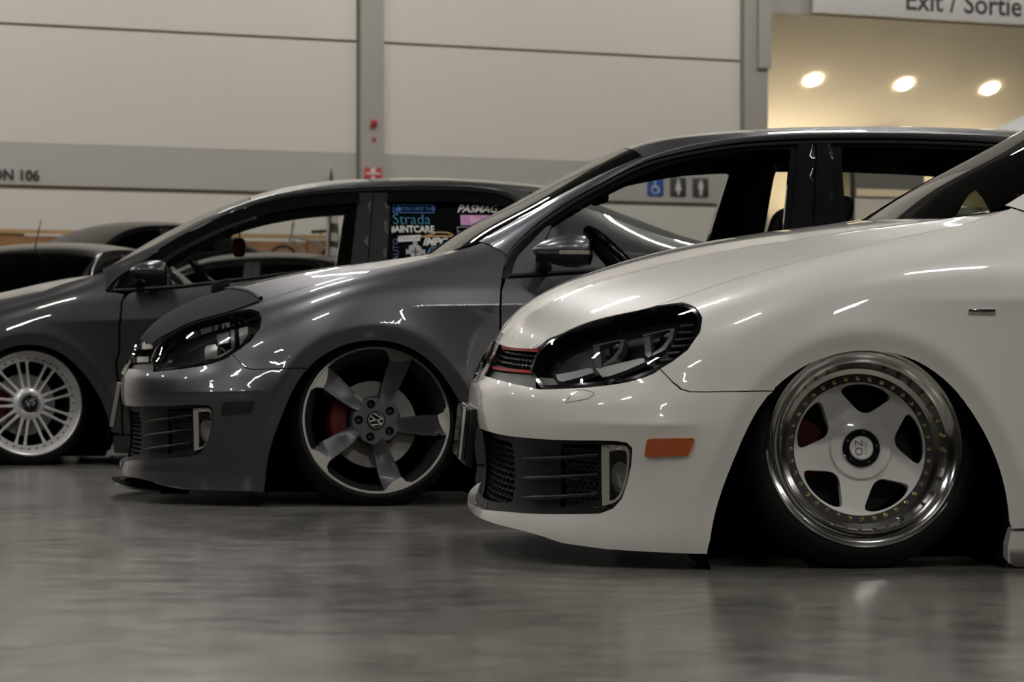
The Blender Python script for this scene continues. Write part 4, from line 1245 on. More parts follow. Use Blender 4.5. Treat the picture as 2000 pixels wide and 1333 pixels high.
M['wall'] = plain('wall', (.54, .505, .45), .75, noise=.02, nscale=.6)
M['wall_band'] = plain('wall_band', (.36, .345, .315), .7, noise=.02, nscale=.8)
M['wall_joint'] = plain('wall_joint', (.16, .13, .08), .8)
M['column'] = plain('column', (.30, .28, .25), .7, noise=.03, nscale=1.)
M['ceiling'] = plain('ceiling', (.05, .05, .05), .9)
M['side_wall'] = plain('side_wall', (.13, .125, .115), .85)
M['soffit'] = plain('soffit', (.60, .56, .48), .7, noise=.06, nscale=1.2)
M['warm_wall'] = plain('warm_wall', (.66, .58, .45), .8, noise=.02, nscale=2)
M['sign_white'] = plain('sign_white', (.50, .49, .46), .5)
M['sign_black'] = plain('sign_black', (.020, .019, .017), .5)
M['sign_grey'] = plain('sign_grey', (.045, .043, .040), .5)
M['sign_blue'] = plain('sign_blue', (.012, .07, .30), .5)
M['sign_red'] = plain('sign_red', (.40, .018, .014), .5)
M['sign_print'] = plain('sign_print', (.55, .53, .50), .5)
M['lamp_body'] = plain('lamp_body', (.12, .12, .12), .5)
M['lamp_on'] = emit('lamp_on', HALL_COL, HALL_LAMP)
M['spot_on'] = emit('spot_on', (1.0, .80, .50), SPOT_LAMP)
M['plywood'] = plain('plywood', (.22, .105, .038), .7, noise=.35, nscale=3)
M['plywood_light'] = plain('plywood_light', (.36, .22, .10), .7, noise=.3, nscale=4)

fl = struct(raw('floor', [(-45, -25, 0), (50, -25, 0), (50, 80, 0), (-45, 80, 0)], [(0, 1, 2, 3)], 'concrete'))
ce = struct(raw('ceiling', [(-45, -25, 11.5), (50, -25, 11.5), (50, 80, 11.5), (-45, 80, 11.5)], [(3, 2, 1, 0)], 'ceiling'))
struct(box('wall_near', (-45, -25.3, 0), (50, -25, 11.5), 'side_wall'))
struct(box('wall_left', (-45.3, -25, 0), (-45, 80, 11.5), 'side_wall'))
struct(box('wall_right', (50, -25, 0), (50.3, 80, 11.5), 'side_wall'))
# far wall: backing, then each panel proud of its joints
wb = struct(wall_box('wall_back', -48, 7.30, 0, 11.5, -.35, -.05, 'wall_joint'))
for s0, s1 in ((-13.2, -6.62), (-6.60, -.035), (.42, 6.84)):
    for z0, z1, mt in ((0.0, 3.04, 'wall'), (3.105, 3.72, 'wall_band'), (3.725, 5.445, 'wall'), (5.485, 8.4, 'wall'), (8.43, 11.4, 'wall')):
        box('wall_panel', (s0, .0, z0), (s1, .06, z1), mt, wb)
for s0, s1 in ((-19.8, -13.22), (-26.4, -19.82), (-33, -26.42)):
    box('wall_panel', (s0, .0, 0), (s1, .06, 11.4), 'wall', wb)
box('wall_panel', (-13.2, .07, 3.04), (6.84, .10, 3.105), 'wall_joint', wb)
struct(wall_box('trim_1', .0, .39, 0, 11.5, -.05, .10, 'column'))
struct(wall_box('trim_2', 6.86, 7.30, 0, 11.5, -.35, .12, 'column'))
struct(wall_box('trim_3', 7.08, 7.32, 5.35, 11.5, .10, .20, 'column'))
# beyond the opening: upper wall, raked soffit, bright back wall
up = struct(wall_box('wall_above', 7.30, 30, 6.30, 11.5, -.3, .0, 'column'))
sof = raw('soffit', [(7.30, 0, 6.30), (30, 0, 6.30), (30, 3.0, 4.40), (7.30, 3.0, 4.40)], [(0, 1, 2, 3)], 'soffit')
sof.location = W0; sof.rotation_euler = (0, 0, WY); struct(sof)
struct(wall_box('wall_alcove', 7.0, 30, 0, 4.45, -3.3, -3.0, 'warm_wall'))
struct(wall_box('wall_alcove_side', 7.0, 7.3, 0, 6.3, -3.1, -.3, 'warm_wall'))
# exit downlights set in the soffit
nrm = Vector((0, -1.9, -3.0)).normalized()      # soffit normal in the wall frame (down and out)
SPOTS = ((9.15, 'recessed downlight nearest the column, under the exit sign'), (11.02, 'middle of the three recessed downlights in the exit soffit'), (12.84, 'rightmost recessed downlight in the exit soffit'))
for s, lab in SPOTS:
    b_ = 1.45; z_ = 6.30-b_*1.9/3.0
    t = thing('downlight', lab, 'ceiling light', group='downlights in the exit soffit')
    p = W0+WD*s-WN*b_; t.location = (p.x, p.y, z_); t.rotation_euler = (0, 0, WY)
    q = part('light_fitting', t); 
    ang = math.atan2(1.9, 3.0)
    o = lathe('trim_ring', [(.15, .0), (.155, .03), (.20, .03), (.205, .0)], 'sign_white', t, 32); o.rotation_euler = (R(90)-ang, 0, 0)
    o2 = lathe('light_disc', [(0, .012), (.15, .012), (.15, -.02), (0, -.02)], 'spot_on', t, 24); o2.rotation_euler = (R(90)-ang, 0, 0)
    bpy.data.objects.remove(q)
# signs
ex = thing('exit_sign', 'long white hanging sign lettered Exit / Sortie', 'sign')
ex.location = W0; ex.rotation_euler = (0, 0, WY)
box('sign_board', (8.16, -.16, 6.33), (14.2, -.06, 7.25), 'sign_white', ex, .01)
o = link('sign_lettering', text_mesh('Exit / Sortie', .500, bold=.008), 'sign_black', ex); o.rotation_euler = (R(90), 0, 0); o.location = (11.17, -.165, 6.62)
sg = thing('wall_lettering', 'black lettering ON 106 on the grey wall band', 'sign')
sg.location = W0; sg.rotation_euler = (0, 0, WY)
_x = -5.46-.38
for _i, _c in enumerate('ON 106'):
    if _c == ' ': continue
    _a = text_mesh('ON 106'[:_i+1], .218, bold=.006, align='LEFT'); _m = text_mesh(_c, .218, bold=.006, align='LEFT', extrude=.01)
    _d = max(v.co.x for v in _a.vertices)-max(v.co.x for v in _m.vertices)
    bpy.data.meshes.remove(_a)
    o = link('letter', _m, 'sign_black', sg); o.rotation_euler = (R(90), 0, 0); o.location = (_x+_d, -.012, 3.235)
def picto(s, z, mat, kind, lab):
    t = thing('washroom_sign', lab, 'sign', group='washroom signs')
    t.location = wp(s, z, .0); t.rotation_euler = (0, 0, WY)
    box('sign_plate', (-.145, -.02, -.155), (.145, -.003, .155), mat, t, .004)
    bm = bmesh.new()
    def disc(cx, cz, r):
        vs = [bm.verts.new((cx+r*math.cos(2*math.pi*i/16), -.023, cz+r*math.sin(2*math.pi*i/16))) for i in range(16)]; bm.faces.new(vs)
    def quad(pts): bm.faces.new([bm.verts.new((x, -.023, zz)) for x, zz in pts])
    if kind == 'man':
        disc(0, .105, .024); quad([(-.045, .075), (.045, .075), (.045, -.03), (-.045, -.03)]); quad([(-.026, -.03), (.026, -.03), (.022, -.13), (-.022, -.13)])
    elif kind == 'woman':
        disc(0, .105, .024); quad([(-.03, .075), (.03, .075), (.06, -.06), (-.06, -.06)]); quad([(-.022, -.06), (.022, -.06), (.020, -.13), (-.020, -.13)])
    else:
        disc(-.02, .105, .022); quad([(-.03, .075), (-.008, .075), (.0, -.02), (-.03, -.02)]); quad([(-.03, -.0), (.05, -.0), (.05, -.025), (-.03, -.025)]); quad([(.03, -.01), (.055, -.01), (.085, -.09), (.06, -.10)])
        n = 20
        for i in range(n):
            a0 = R(110+270*i/n); a1 = R(110+270*(i+1)/n)
            quad([(-.012+.075*math.cos(a0), -.05+.075*math.sin(a0)), (-.012+.075*math.cos(a1), -.05+.075*math.sin(a1)), (-.012+.057*math.cos(a1), -.05+.057*math.sin(a1)), (-.012+.057*math.cos(a0), -.05+.057*math.sin(a0))])
    bm_obj('pictogram', bm, 'sign_print', t)
picto(5.24, 3.355, 'sign_blue', 'chair', 'blue wheelchair sign on the far wall band')
picto(5.66, 3.355, 'sign_grey', 'woman', 'dark woman washroom sign beside the blue wheelchair sign')
picto(6.08, 3.355, 'sign_grey', 'man', 'dark man washroom sign, furthest from the blue one')
t = thing('fire_alarm', 'small red fire alarm high on the column', 'alarm'); t.location = wp(.205, 4.19, .10); t.rotation_euler = (0, 0, WY)
box('alarm_body', (-.045, -.06, -.06), (.045, 0, .06), 'sign_red', t, .01)
lathe('alarm_horn', [(0, -.062), (.028, -.064), (.034, -.058)], 'sign_black', t, 16).location = (0, -.002, -.015)
t = thing('call_point', 'tiny dark red call point below the fire alarm', 'alarm'); t.location = wp(.215, 3.945, .10); t.rotation_euler = (0, 0, WY)
box('call_box', (-.018, -.03, -.035), (.018, 0, .035), 'sign_red', t, .005)
lathe('call_button', [(0, -.034), (.010, -.034), (.011, -.028)], 'sign_black', t, 12)
t = thing('fire_sign', 'red square fire equipment sign low on the column', 'sign'); t.location = wp(.20, 3.40, .10); t.rotation_euler = (0, 0, WY)
box('sign_plate', (-.145, -.012, -.15), (.145, 0, .11), 'sign_red', t, .004)
bm = bmesh.new()
for q in ([(-.05, .10), (.05, .10), (.03, .02), (-.03, .02)], [(-.12, .03), (.12, .03), (.12, .005), (-.12, .005)], [(0, .0), (.045, -.07), (-.045, -.07)], [(-.02, -.07), (.02, -.07), (.02, -.14), (-.02, -.14)]):
    bm.faces.new([bm.verts.new((x, -.015, z)) for x, z in q])
bm_obj('sign_symbol', bm, 'sign_print', t)
# ceiling fixtures of the hall
def fixture_mesh():
    bm = bmesh.new(); bm_box(bm, (-.75, -.20, 0), (.75, .20, .10), .02); return bm
hb = fixture_mesh(); bmesh.ops.recalc_face_normals(hb, faces=hb.faces)
hme = bpy.data.meshes.new('fixture_body'); hb.to_mesh(hme); hb.free(); hme.materials.append(M['lamp_body'])
hb = bmesh.new()
for y0 in (-.11, .11): bm_box(hb, (-.70, y0-.045, -.012), (.70, y0+.045, -.002))
bmesh.ops.recalc_face_normals(hb, faces=hb.faces)
tme = bpy.data.meshes.new('fixture_tubes'); hb.to_mesh(tme); hb.free(); tme.materials.append(M['lamp_on'])
rods = bmesh.new(); bm_tube(rods, [(-.5, 0, .1), (-.5, 0, 2.4)], .01, 6); bm_tube(rods, [(.5, 0, .1), (.5, 0, 2.4)], .01, 6)
rme = bpy.data.meshes.new('hanger'); rods.to_mesh(rme); rods.free(); rme.materials.append(M['lamp_body'])
for ix in range(6):
    for iy in range(7):
        x = -17.5+7.0*ix+random.uniform(-.1, .1); y = -14+8.0*iy
        if y < -10 or (y < 1 and (ix+iy) % 2): continue
        if (Vector((x, y, 0))-W0).dot(WN) < 6.5: continue
        t = thing('ceiling_fixture', 'twin tube fixture hung from the dark hall ceiling', 'ceiling light', (x, y, 9.0), R(4), 'hall ceiling fixtures')
        link('fixture_body', hme, None, t); link('fixture_tubes', tme, None, t); link('hanger', rme, None, t)

# row of out-of-view floods, added to brighten the far wall
for i in range(6):
    s = -20+6.6*i
    p = W0+WD*s+WN*5.0
    t = thing('added_wall_flood', 'added twin tube flood, out of view, brightening the far wall', 'ceiling light', (p.x, p.y, 9.6), WY, 'added wall floods')
    t.rotation_euler = (R(62), 0, WY)
    link('fixture_body', hme, None, t); link('fixture_tubes', tme, None, t); link('hanger', rme, None, t)
# ------------------------------------------------------------------ the two hatchbacks
th = R(5.3)
white = thing('hatchback_car', 'white hatchback with red grille strips and deep polished wheels, nearest the camera', 'car', (.851-.80*math.sin(th), 7.205+.80*math.cos(th), -.008), 0, 'cars parked in a row')
white.rotation_euler = (R(2.5), 0, th)
hatchback(white, dict(paint='white_paint', gti=True, lamp='led', lens='lamp_glass', marker='amber', plate='gloss', door_shift=-.040,
    bottom=lambda x: float(np.interp(x, [-.9, -.84, -.78, -.72, -.62, -.39], [.112, .112, .108, .092, .086, .084]))))
wheel_star(white, (0, -.805, .2945+.008+.035), (R(-7-2.5), 0, R(1)))
for lc, rt in (((0, .79, .296+.008-.034), (R(7-2.5), 0, R(180))), ((2.575, -.79, .337), (R(-7-2.5), 0, 0)), ((2.575, .79, .27), (R(7-2.5), 0, R(180)))):
    wheel_star(white, lc, rt, False)
th = R(7.0); dgr = 10.32; xg = -.4715
grey = thing('hatchback_car', 'metallic grey hatchback with twisted dark five-blade wheels and black bonnet bra', 'car', (xg-.80*math.sin(th), dgr+.80*math.cos(th), 0), th, 'cars parked in a row')
hatchback(grey, dict(paint='grey_paint', gti=False, lamp='plain', lens='smoke_lamp_glass', marker='smoked', plate='frame', door_shift=0., bra=True,
    bottom=lambda x: float(np.interp(x, [-.9, -.84, -.78, -.72, -.62, -.39], [.090, .088, .080, .064, .055, .052]))))
wheel_rotor(grey, (0, -.80, .297), (R(-9), 0, R(2)))
for lc, rt in (((0, .80, .298), (R(9), 0, R(180))), ((2.575, -.79, .298), (R(-7), 0, 0)), ((2.575, .79, .298), (R(7), 0, R(180)))):
    wheel_rotor(grey, lc, rt, False)
# ------------------------------------------------------------------ the sedan (also the far cars)
_w = [.850, .864, .872, .876, .877, .875, .868, .850, .815, .765, .705]
SED_ST = [
 (-.95, [.06, .12, .18, .25, .32, .39, .45, .50, .54, .57, .60], [.835, .845, .852, .856, .856, .852, .846, .84, .83, .815, .79]),
 (-.60, [.05, .12, .20, .29, .38, .46, .53, .59, .635, .665, .685], [.845, .855, .862, .866, .867, .864, .856, .838, .806, .762, .71]),
 (-.30, [.05, .13, .22, .32, .42, .52, .60, .66, .71, .74, .757], [.850, .862, .87, .874, .876, .874, .866, .848, .813, .763, .70]),
 (.0, [.05, .14, .24, .35, .46, .57, .66, .73, .78, .81, .828], _w),
 (.20, [.05, .14, .25, .36, .48, .59, .69, .77, .83, .87, .893], _w),
 (.42, [.05, .14, .25, .36, .48, .60, .70, .78, .85, .91, .965], [.850, .864, .872, .876, .877, .875, .868, .848, .812, .772, .73]),
 (.70, [.05, .14, .25, .36, .48, .60, .71, .79, .865, .93, 1.0], [.850, .864, .872, .876, .877, .875, .868, .849, .812, .776, .742]),
 (1.1, [.05, .14, .25, .36, .49, .62, .74, .83, .91, .975, 1.04], [.850, .864, .872, .876, .877, .875, .868, .849, .812, .776, .742]),
 (1.7, [.05, .14, .25, .37, .51, .65, .78, .88, .975, 1.04, 1.10], [.850, .864, .872, .876, .877, .875, .868, .849, .812, .776, .742]),
 (2.3, [.05, .14, .25, .38, .53, .67, .81, .92, 1.02, 1.085, 1.15], [.850, .864, .872, .876, .877, .875, .868, .849, .812, .776, .742]),
 (2.8, [.05, .15, .27, .40, .54, .68, .82, .93, 1.01, 1.055, 1.09], [.848, .862, .87, .874, .875, .873, .866, .847, .81, .77, .73]),
 (3.3, [.06, .17, .29, .42, .55, .69, .82, .92, .99, 1.03, 1.06], [.838, .852, .86, .864, .865, .862, .853, .832, .797, .757, .715]),
 (3.8, [.10, .2, .32, .44, .56, .69, .81, .91, .975, 1.015, 1.04], [.82, .835, .843, .847, .848, .845, .835, .812, .778, .738, .70]),
]
SED_NOSE = [(.05, -.86), (.12, -.885), (.3, -.885), (.42, -.885), (.5, -.87), (.58, -.82), (.68, -.75)]
SED_TAIL = [(.05, 3.62), (.25, 3.70), (.5, 3.72), (.8, 3.72), (1.0, 3.70), (1.1, 3.68)]
SARCH_F = [(-.400, .06), (-.392, .16), (-.361, .27), (-.300, .39), (-.215, .49), (-.115, .558), (.0, .580), (.115, .558), (.215, .49), (.300, .39), (.361, .27), (.392, .16), (.402, .06)]
SARCH_F = [tuple(p) for p in smooth_line(SARCH_F, 4)]
SARCH_R = [(x+2.68, z) for x, z in SARCH_F]
sed = Belt(SED_ST, SED_NOSE, .70, 2.5, SED_TAIL, .55,
    creases=[(ncs([.0, .4, 1.5, 3.5], [.69, .70, .76, .84]), .008, .035, lin([.05, .5], [0, 1]))],
    arches=[(.0, .2, arch_R(SARCH_F, .0, .2), .010), (2.68, .2, arch_R(SARCH_R, 2.68, .2), .010)])
S_HZ = ncs([-.84, -.78, -.7, -.55, -.35, -.18, -.05, .075, .2, .35], [.58, .66, .71, .765, .815, .848, .877, .905, .925, .94])
_sx = np.linspace(-.86, .40, 60); _sz = ncs([-.9, -.8, -.6, -.3, -.15, 0, .07, .12, .28, .40], [.575, .59, .683, .752, .783, .822, .845, .866, .912, .955])(_sx)
_sy = sed.side(_sx, _sz)[1]
shood = Top(S_HZ, lambda x: np.maximum(np.interp(x, _sx, _sy), .05), lambda x: np.interp(x, _sx, _sz), lambda x: np.full(np.shape(x), 2.6))
S_ZC = ncs([.20, .30, .5, .75, 1.0, 1.25, 1.5, 1.8, 2.1, 2.4, 2.6, 2.86, 3.1, 3.39, 3.5, 3.65, 3.74], [.865, .925, 1.065, 1.205, 1.312, 1.387, 1.425, 1.441, 1.441, 1.424, 1.400, 1.312, 1.22, 1.122, 1.108, 1.10, 1.06])
S_ED = [(.33, .70, .945), (.52, .665, 1.034), (.785, .62, 1.178), (1.015, .60, 1.280), (1.27, .585, 1.345), (1.6, .575, 1.375), (2.0, .57, 1.383), (2.28, .565, 1.372), (2.5, .565, 1.34), (2.81, .60, 1.241), (3.09, .63, 1.135), (3.29, .65, 1.085), (3.55, .68, 1.06), (3.72, .68, 1.03)]
S_YE = ncs([a[0] for a in S_ED], [a[1] for a in S_ED]); S_ZE = ncs([a[0] for a in S_ED], [a[2] for a in S_ED])
sroof = Top(S_ZC, S_YE, S_ZE, lambda x: np.full(np.shape(x), 2.4))
def sed_gs(x, z):
    x = np.asarray(x, float); z = np.asarray(z, float); q = z-.85
    return .814-.36*q-.24*q**2-.012*(x-1.4)**2-.03*np.clip((z-.85), 0, 1)*0
S_SILL = ncs([.36, .62, 1.086, 1.559, 1.7, 1.82, 2.3, 2.6], [.838, .852, .905, .960, .975, .989, 1.035, 1.06])
S_RAIL = [(.364, .846), (.385, .876), (.418, .911), (.496, .960), (.638, 1.062), (.79, 1.150), (.98, 1.238), (1.267, 1.312), (1.612, 1.345), (2.0, 1.354), (2.24, 1.343), (2.37, 1.305), (2.45, 1.22), (2.49, 1.13), (2.50, 1.06)]
S_RAILS = [tuple(p) for p in smooth_line(S_RAIL, 4)]
def sedan(root, sp):
    b = sed; pm = sp['paint']; gl = sed_gs; lite = sp.get('lite', False); rs = .035 if lite else .022
    sill = lambda x: float(S_SILL(x))
    # fender, doors, quarter
    fen = [(x, float(np.interp(x, _sx, _sz))) for x in np.linspace(-.50, .36, 24)]+[(.372, .93), (.366, .88), (.360, .848), (.368, .836), (.42, .833), (.452, .826), (.436, .793), (.424, .665), (.424, .542), (.433, .369), (.445, .15)]
    fen += [p for p in SARCH_F if p[0] > 0 and p[1] > .15][::-1]+[p for p in SARCH_F if p[0] <= 0 and p[0] > -.27][::-1]+[(-.30, .47), (-.42, .47), (-.46, .54), (-.47, .62)]
    D = [(.474, .826)]+[(x, sill(x)-.006) for x in np.linspace(.5, 1.62, 18)]+[(1.63, .80), (1.64, .60), (1.63, .30), (1.60, .15)]+[(x, .15) for x in np.linspace(1.5, .55, 8)]+[(.452, .15), (.441, .369), (.431, .542), (.431, .665), (.443, .793)]
    a2 = [p for p in SARCH_R if p[0] < 2.68 and p[1] > .15]
    D2 = [(x, sill(x)-.006) for x in np.linspace(1.628, 2.46, 14)]+[(2.52, .95), (2.55, .80), (2.53, .66)]+[p for p in a2 if p[0] < 2.53][::-1]+[(x, .15) for x in np.linspace(2.25, 1.7, 6)]+[(1.608, .15), (1.638, .30), (1.648, .60), (1.638, .80)]
    ctop = [(2.47, 1.058), (2.55, 1.065), (2.8, 1.05), (3.1, 1.03), (3.35, 1.012), (3.60, 1.0)]
    Q = ctop+[(3.66, .90), (3.68, .70), (3.68, .50), (3.66, .30), (3.58, .14), (3.2, .12)]+[p for p in SARCH_R if p[0] > 2.68 and p[1] > .12][::-1]+[p for p in SARCH_R if p[0] <= 2.68 and p[0] > 2.54][::-1]+[(2.54, .66), (2.558, .80), (2.528, .95)]
    bump = [('c', .10), ('y', .2, .10), (-.80, .09), (-.7, .08), (-.55, .07), (-.405, .07)]+[p for p in SARCH_F if p[0] < -.29 and p[1] > .09]+[(-.305, .465), (-.42, .465), (-.465, .538), (-.50, .53), (-.62, .50), (-.74, .49), ('y', .35, .49), ('c', .49)]
    lamp = smooth_loop([(-.475, .62), (-.465, .545), (-.52, .535), (-.64, .505), (-.745, .495), (-.76, .54), (-.70, .605), (-.60, .655), (-.51, .675)], 3, (4, 5))
    gr = [('c', .495), ('y', .3, .495), (-.757, .497), (-.765, .54), (-.757, .575), ('y', .3, .575), ('c', .575)]
    for far in (0, 1):
        panel('fender', [belt_piece(b, [gdom(b, fen)], rs, 0, far)], pm, root, .014)
        d = panel('front_door', [belt_piece(b, [gdom(b, D)], rs, 0, far)], pm, root, .014)
        d2 = panel('rear_door', [belt_piece(b, [gdom(b, D2)], rs, 0, far)], pm, root, .014)
        s = 1 if far else -1
        for dd, hx0, hz in ((d, 1.40, .80), (d2, 2.25, .85)):
            tube('door_handle', [(hx0+.10*t, s*(.865+.034*(1-abs(t)**4)), hz+.012*t) for t in np.linspace(-1, 1, 11)], .011, pm, dd, 8)
        panel('rear_quarter_panel', [belt_piece(b, [gdom(b, Q)], .04, 0, far)], pm, root, .014)
        sk = [(x, .143) for x in np.linspace(.40, 2.28, 30)]+[(2.27, .06)]+[(x, .055) for x in np.linspace(2.1, .5, 12)]+[(.405, .06)]
        panel('side_skirt', [belt_piece(b, [bdom(b, sk)], .04, .004, far)], pm, root, .05)
        hl = panel('headlamp', [belt_piece(b, [bdom(b, lamp)], .03, .002, far)], 'privacy_glass', root, .02)
    bl = bdom(b, bump); gb = bdom(b, gr)
    panel('front_bumper', [belt_piece(b, [bl], .04), belt_piece(b, [bl], .04, 0, True)], pm, root, .02)
    panel('upper_grille', [belt_piece(b, [gb], .04, .02), belt_piece(b, [gb], .04, .02, True)], 'satin_black', root, .0)
    low = bdom(b, [('c', .15), ('y', .2, .15), ('y', .45, .155), ('y', .60, .17), ('y', .62, .28), ('y', .45, .30), ('y', .2, .305), ('c', .305)])
    panel('lower_grille', [belt_piece(b, [low], .04, -.002), belt_piece(b, [low], .04, -.002, True)], 'satin_black', root, .01)
    # bonnet
    ed = [(x, float(np.interp(x, _sx, _sy))-.002) for x in np.linspace(-.74, .30, 26)]
    rear = [(.27, .55), (.22, .35), (.19, .15), (.185, 0)]; front = [(-.772, .36), (-.795, .2), (-.802, 0)]
    lp = ed+rear+[(x, -y) for x, y in rear[:-1][::-1]]+[(x, -y) for x, y in ed[::-1]]+[(x, -y) for x, y in front[:-1]]+[front[-1]]+[(x, y) for x, y in front[:-1][::-1]]
    panel('bonnet', [top_piece(shood, [np.array(lp)], .035)], sp.get('bonnet', pm), root, .02)
    cw = []
    for y in np.linspace(-.68, .68, 21):
        x0 = np.interp(abs(y), [0, .15, .35, .55, .70], [.185, .19, .22, .27, .31]); z0 = float(shood.z(np.array([x0]), np.array([y]))[0])
        cw.append(((x0-.02, y, z0-.02), (x0+.16, y, z0-.008)))
    raw('cowl', [p for q in cw for p in q], [(2*i, 2*i+1, 2*i+3, 2*i+2) for i in range(len(cw)-1)], 'trim_black', root)
    # glass and roof
    hx = 1.06
    eL = [(x, float(S_YE(x))) for x in np.linspace(.345, hx, 14)]; cowl = [(.335, .66), (.29, .5), (.25, .3), (.235, 0)]
    lp = [(x, -y) for x, y in eL]+[(x, y) for x, y in eL[::-1]]+cowl+[(x, -y) for x, y in cowl[:-1][::-1]]
    panel('windscreen', [top_piece(sroof, [np.array(lp)], .05)], sp.get('screen', 'screen_glass'), root, 0)
    rx = [(x, float(S_YE(x))) for x in np.linspace(hx+.006, 2.58, 30)]
    lp = [(x, -y) for x, y in rx]+[(x, y) for x, y in rx[::-1]]
    panel('roof', [top_piece(sroof, [np.array(lp)], .05)], pm, root, .01)
    panel('headliner', [top_piece(sroof, [np.array([(x, y*.97) for x, y in lp])], .1, .045)], 'interior', root, 0)
    rx = [(x, float(S_YE(x))-.015) for x in np.linspace(2.59, 3.38, 20)]
    lp = [(x, -y) for x, y in rx]+[(x, y) for x, y in rx[::-1]]
    panel('rear_screen', [top_piece(sroof, [np.array(lp)], .05, .003)], 'rear_glass', root, .0)
    rx = [(x, float(S_YE(x))) for x in np.linspace(3.385, 3.66, 10)]
    lp = [(x, -y) for x, y in rx]+[(x, y) for x, y in rx[::-1]]
    panel('boot_lid', [top_piece(sroof, [np.array(lp)], .05)], pm, root, .02)
    V = []; Fc = []; prof = [(3.66, .68, 1.09), (3.71, .68, 1.02), (3.73, .70, .90), (3.735, .72, .7), (3.74, .72, .45), (3.70, .72, .18)]; ys = np.linspace(-1, 1, 13); k = len(ys)
    for x, yw, z in prof:
        for y in ys: V.append((x-.12*abs(y)**3, yw*y, z-.04*abs(y)**2.5*(z > .95)))
    for i in range(len(prof)-1):
        for j in range(k-1): Fc.append((i*k+j, i*k+j+1, (i+1)*k+j+1, (i+1)*k+j))
    raw('tail_panel', V, Fc, pm, root, True)
    for far in (0, 1):
        A = []; B = []
        for x, z in S_RAILS:
            if x > 2.46: continue
            A.append(tuple(gs_pt(gl, x, z, .002))); xb = max(.345, x-.02 if x < 1 else x); B.append((xb, -float(S_YE(xb)), float(sroof.z(np.array([xb]), np.array([float(S_YE(xb))]))[0])))
        strip('roof_rail', A, B, .020, pm, root, bool(far))
        strip('pillar_trim', [(x+.03, y+.055, z-.062) for x, y, z in A[3:]], [(x+.02, y+.08, z-.045) for x, y, z in B[3:]], -.02, sp.get('trim', 'interior'), root, bool(far))
        # rear pillar: from the window edge and the quarter panel up to the roof edge
        A = []; B = []
        cx = ncs([p[0] for p in ctop], [p[1] for p in ctop])
        for x in np.linspace(2.46, 3.60, 24):
            z = float(np.interp(x, [2.46, 2.475, 2.49, 2.50, 2.52], [1.20, 1.16, 1.13, 1.09, float(cx(2.52))])) if x < 2.52 else float(cx(x))
            yy = -float(sed.side(np.array([x]), np.array([z]))[1][0]) if x >= 2.52 else -float(gl(x, z))
            A.append((x, yy, z)); B.append((x, -float(S_YE(x)), float(sroof.z(np.array([x]), np.array([float(S_YE(x))]))[0])))
        strip('rear_pillar', A, B, .022, pm, root, bool(far), 8, np.array([0, -.8, .5]))
    # windows
    fo = [(x, sill(x)) for x in np.linspace(.372, 2.49, 44)]+[p for p in S_RAILS[::-1] if p[0] > .37]
    wT = np.array([(.395, .850), (.45, .846), (.475, .935), (.425, .903)])
    wF = smooth_loop([(.53, .856), (.80, .885), (1.15, .926), (1.50, .966), (1.545, .985), (1.565, 1.10), (1.59, 1.285), (1.575, 1.312), (1.40, 1.298), (1.20, 1.268), (.98, 1.205), (.80, 1.12), (.64, 1.02), (.545, .955)], 3, (0, 13, 6))
    wR = smooth_loop([(1.735, .992), (2.05, 1.025), (2.36, 1.055), (2.42, 1.07), (2.40, 1.17), (2.345, 1.275), (2.24, 1.315), (2.0, 1.327), (1.775, 1.324), (1.765, 1.30), (1.75, 1.10)], 3, (0, 8))
    for far in (0, 1):
        panel('window_frame', [gs_piece(gl, [np.array(fo), wT, wF, wR], .045, .008, far)], 'gloss_black', root, .03)
        panel('quarter_glass', [gs_piece(gl, [wT], .05, .012, far)], 'privacy_glass', root, 0)
        panel('front_side_window', [gs_piece(gl, [wF], .08, .02, far)], sp.get('glass', 'clear'), root, 0)
        rw = panel('rear_side_window', [gs_piece(gl, [wR], .08, .012, far)], sp.get('rear_glass', 'clear'), root, 0)
        if not far: root_rw = rw
        for x0, x1, x2, x3 in ((1.548, 1.628, 1.598, 1.668), (1.634, 1.722, 1.674, 1.756)):
            q = [(x0, sill(x0)+.004), (x1, sill(x1)+.004), (x3, 1.338), (x2, 1.336)]
            panel('pillar_cover', [gs_piece(gl, [np.array(q)], .02, -.002, far)], 'pillar_satin', root, .012)
        s = 1 if far else -1
        P = [gs_pt(gl, x, sill(x)+.006, .004) for x in np.linspace(.40, 2.48, 26)]
        tube('window_seal', [(p.x, p.y*(-s), p.z) for p in P], .008, 'satin_black', root, 6)
        if not lite:
            for x0, x1 in ((.50, 1.60), (1.74, 2.36)):
                lo = []; hi = []
                for x in np.linspace(x0, x1, 18):
                    z = float(np.interp(x, [p[0] for p in S_RAILS], [p[1] for p in S_RAILS])); lo.append((x, z-.060)); hi.append((x, z-.006))
                V = []
                for (x, z), o in [(p, .022) for p in lo]+[(p, .004) for p in hi]:
                    q = gs_pt(gl, x, z, o); V.append((q.x, q.y*(-s), q.z))
                n = len(lo); raw('rain_visor', V, [(i, i+1, n+i+1, n+i) for i in range(n-1)], 'privacy_glass', root, True)
        wing_mirror(root, far, pm, (.585, -.93, .935), 1.0, False)
    common_under(root, 0, 2.68, 3.6)
    for far in (0, 1):
        s = 1 if far else -1
        box('door_card', (.50, s*.765-.01, .15), (2.40, s*.765+.01, .83), 'interior', root)
    bm = bmesh.new(); bm_box(bm, (.34, -.70, .64), (.82, .70, .86), .05, 3)
    bm_obj('dashboard', bm, 'interior', root, 40)
    steering(root, .90, -.37, .87)
    seat(root, 1.10, -.37, top=1.02)
    if not lite: seat(root, 1.08, .37, sp.get('seat2', 'interior'), top=1.06)
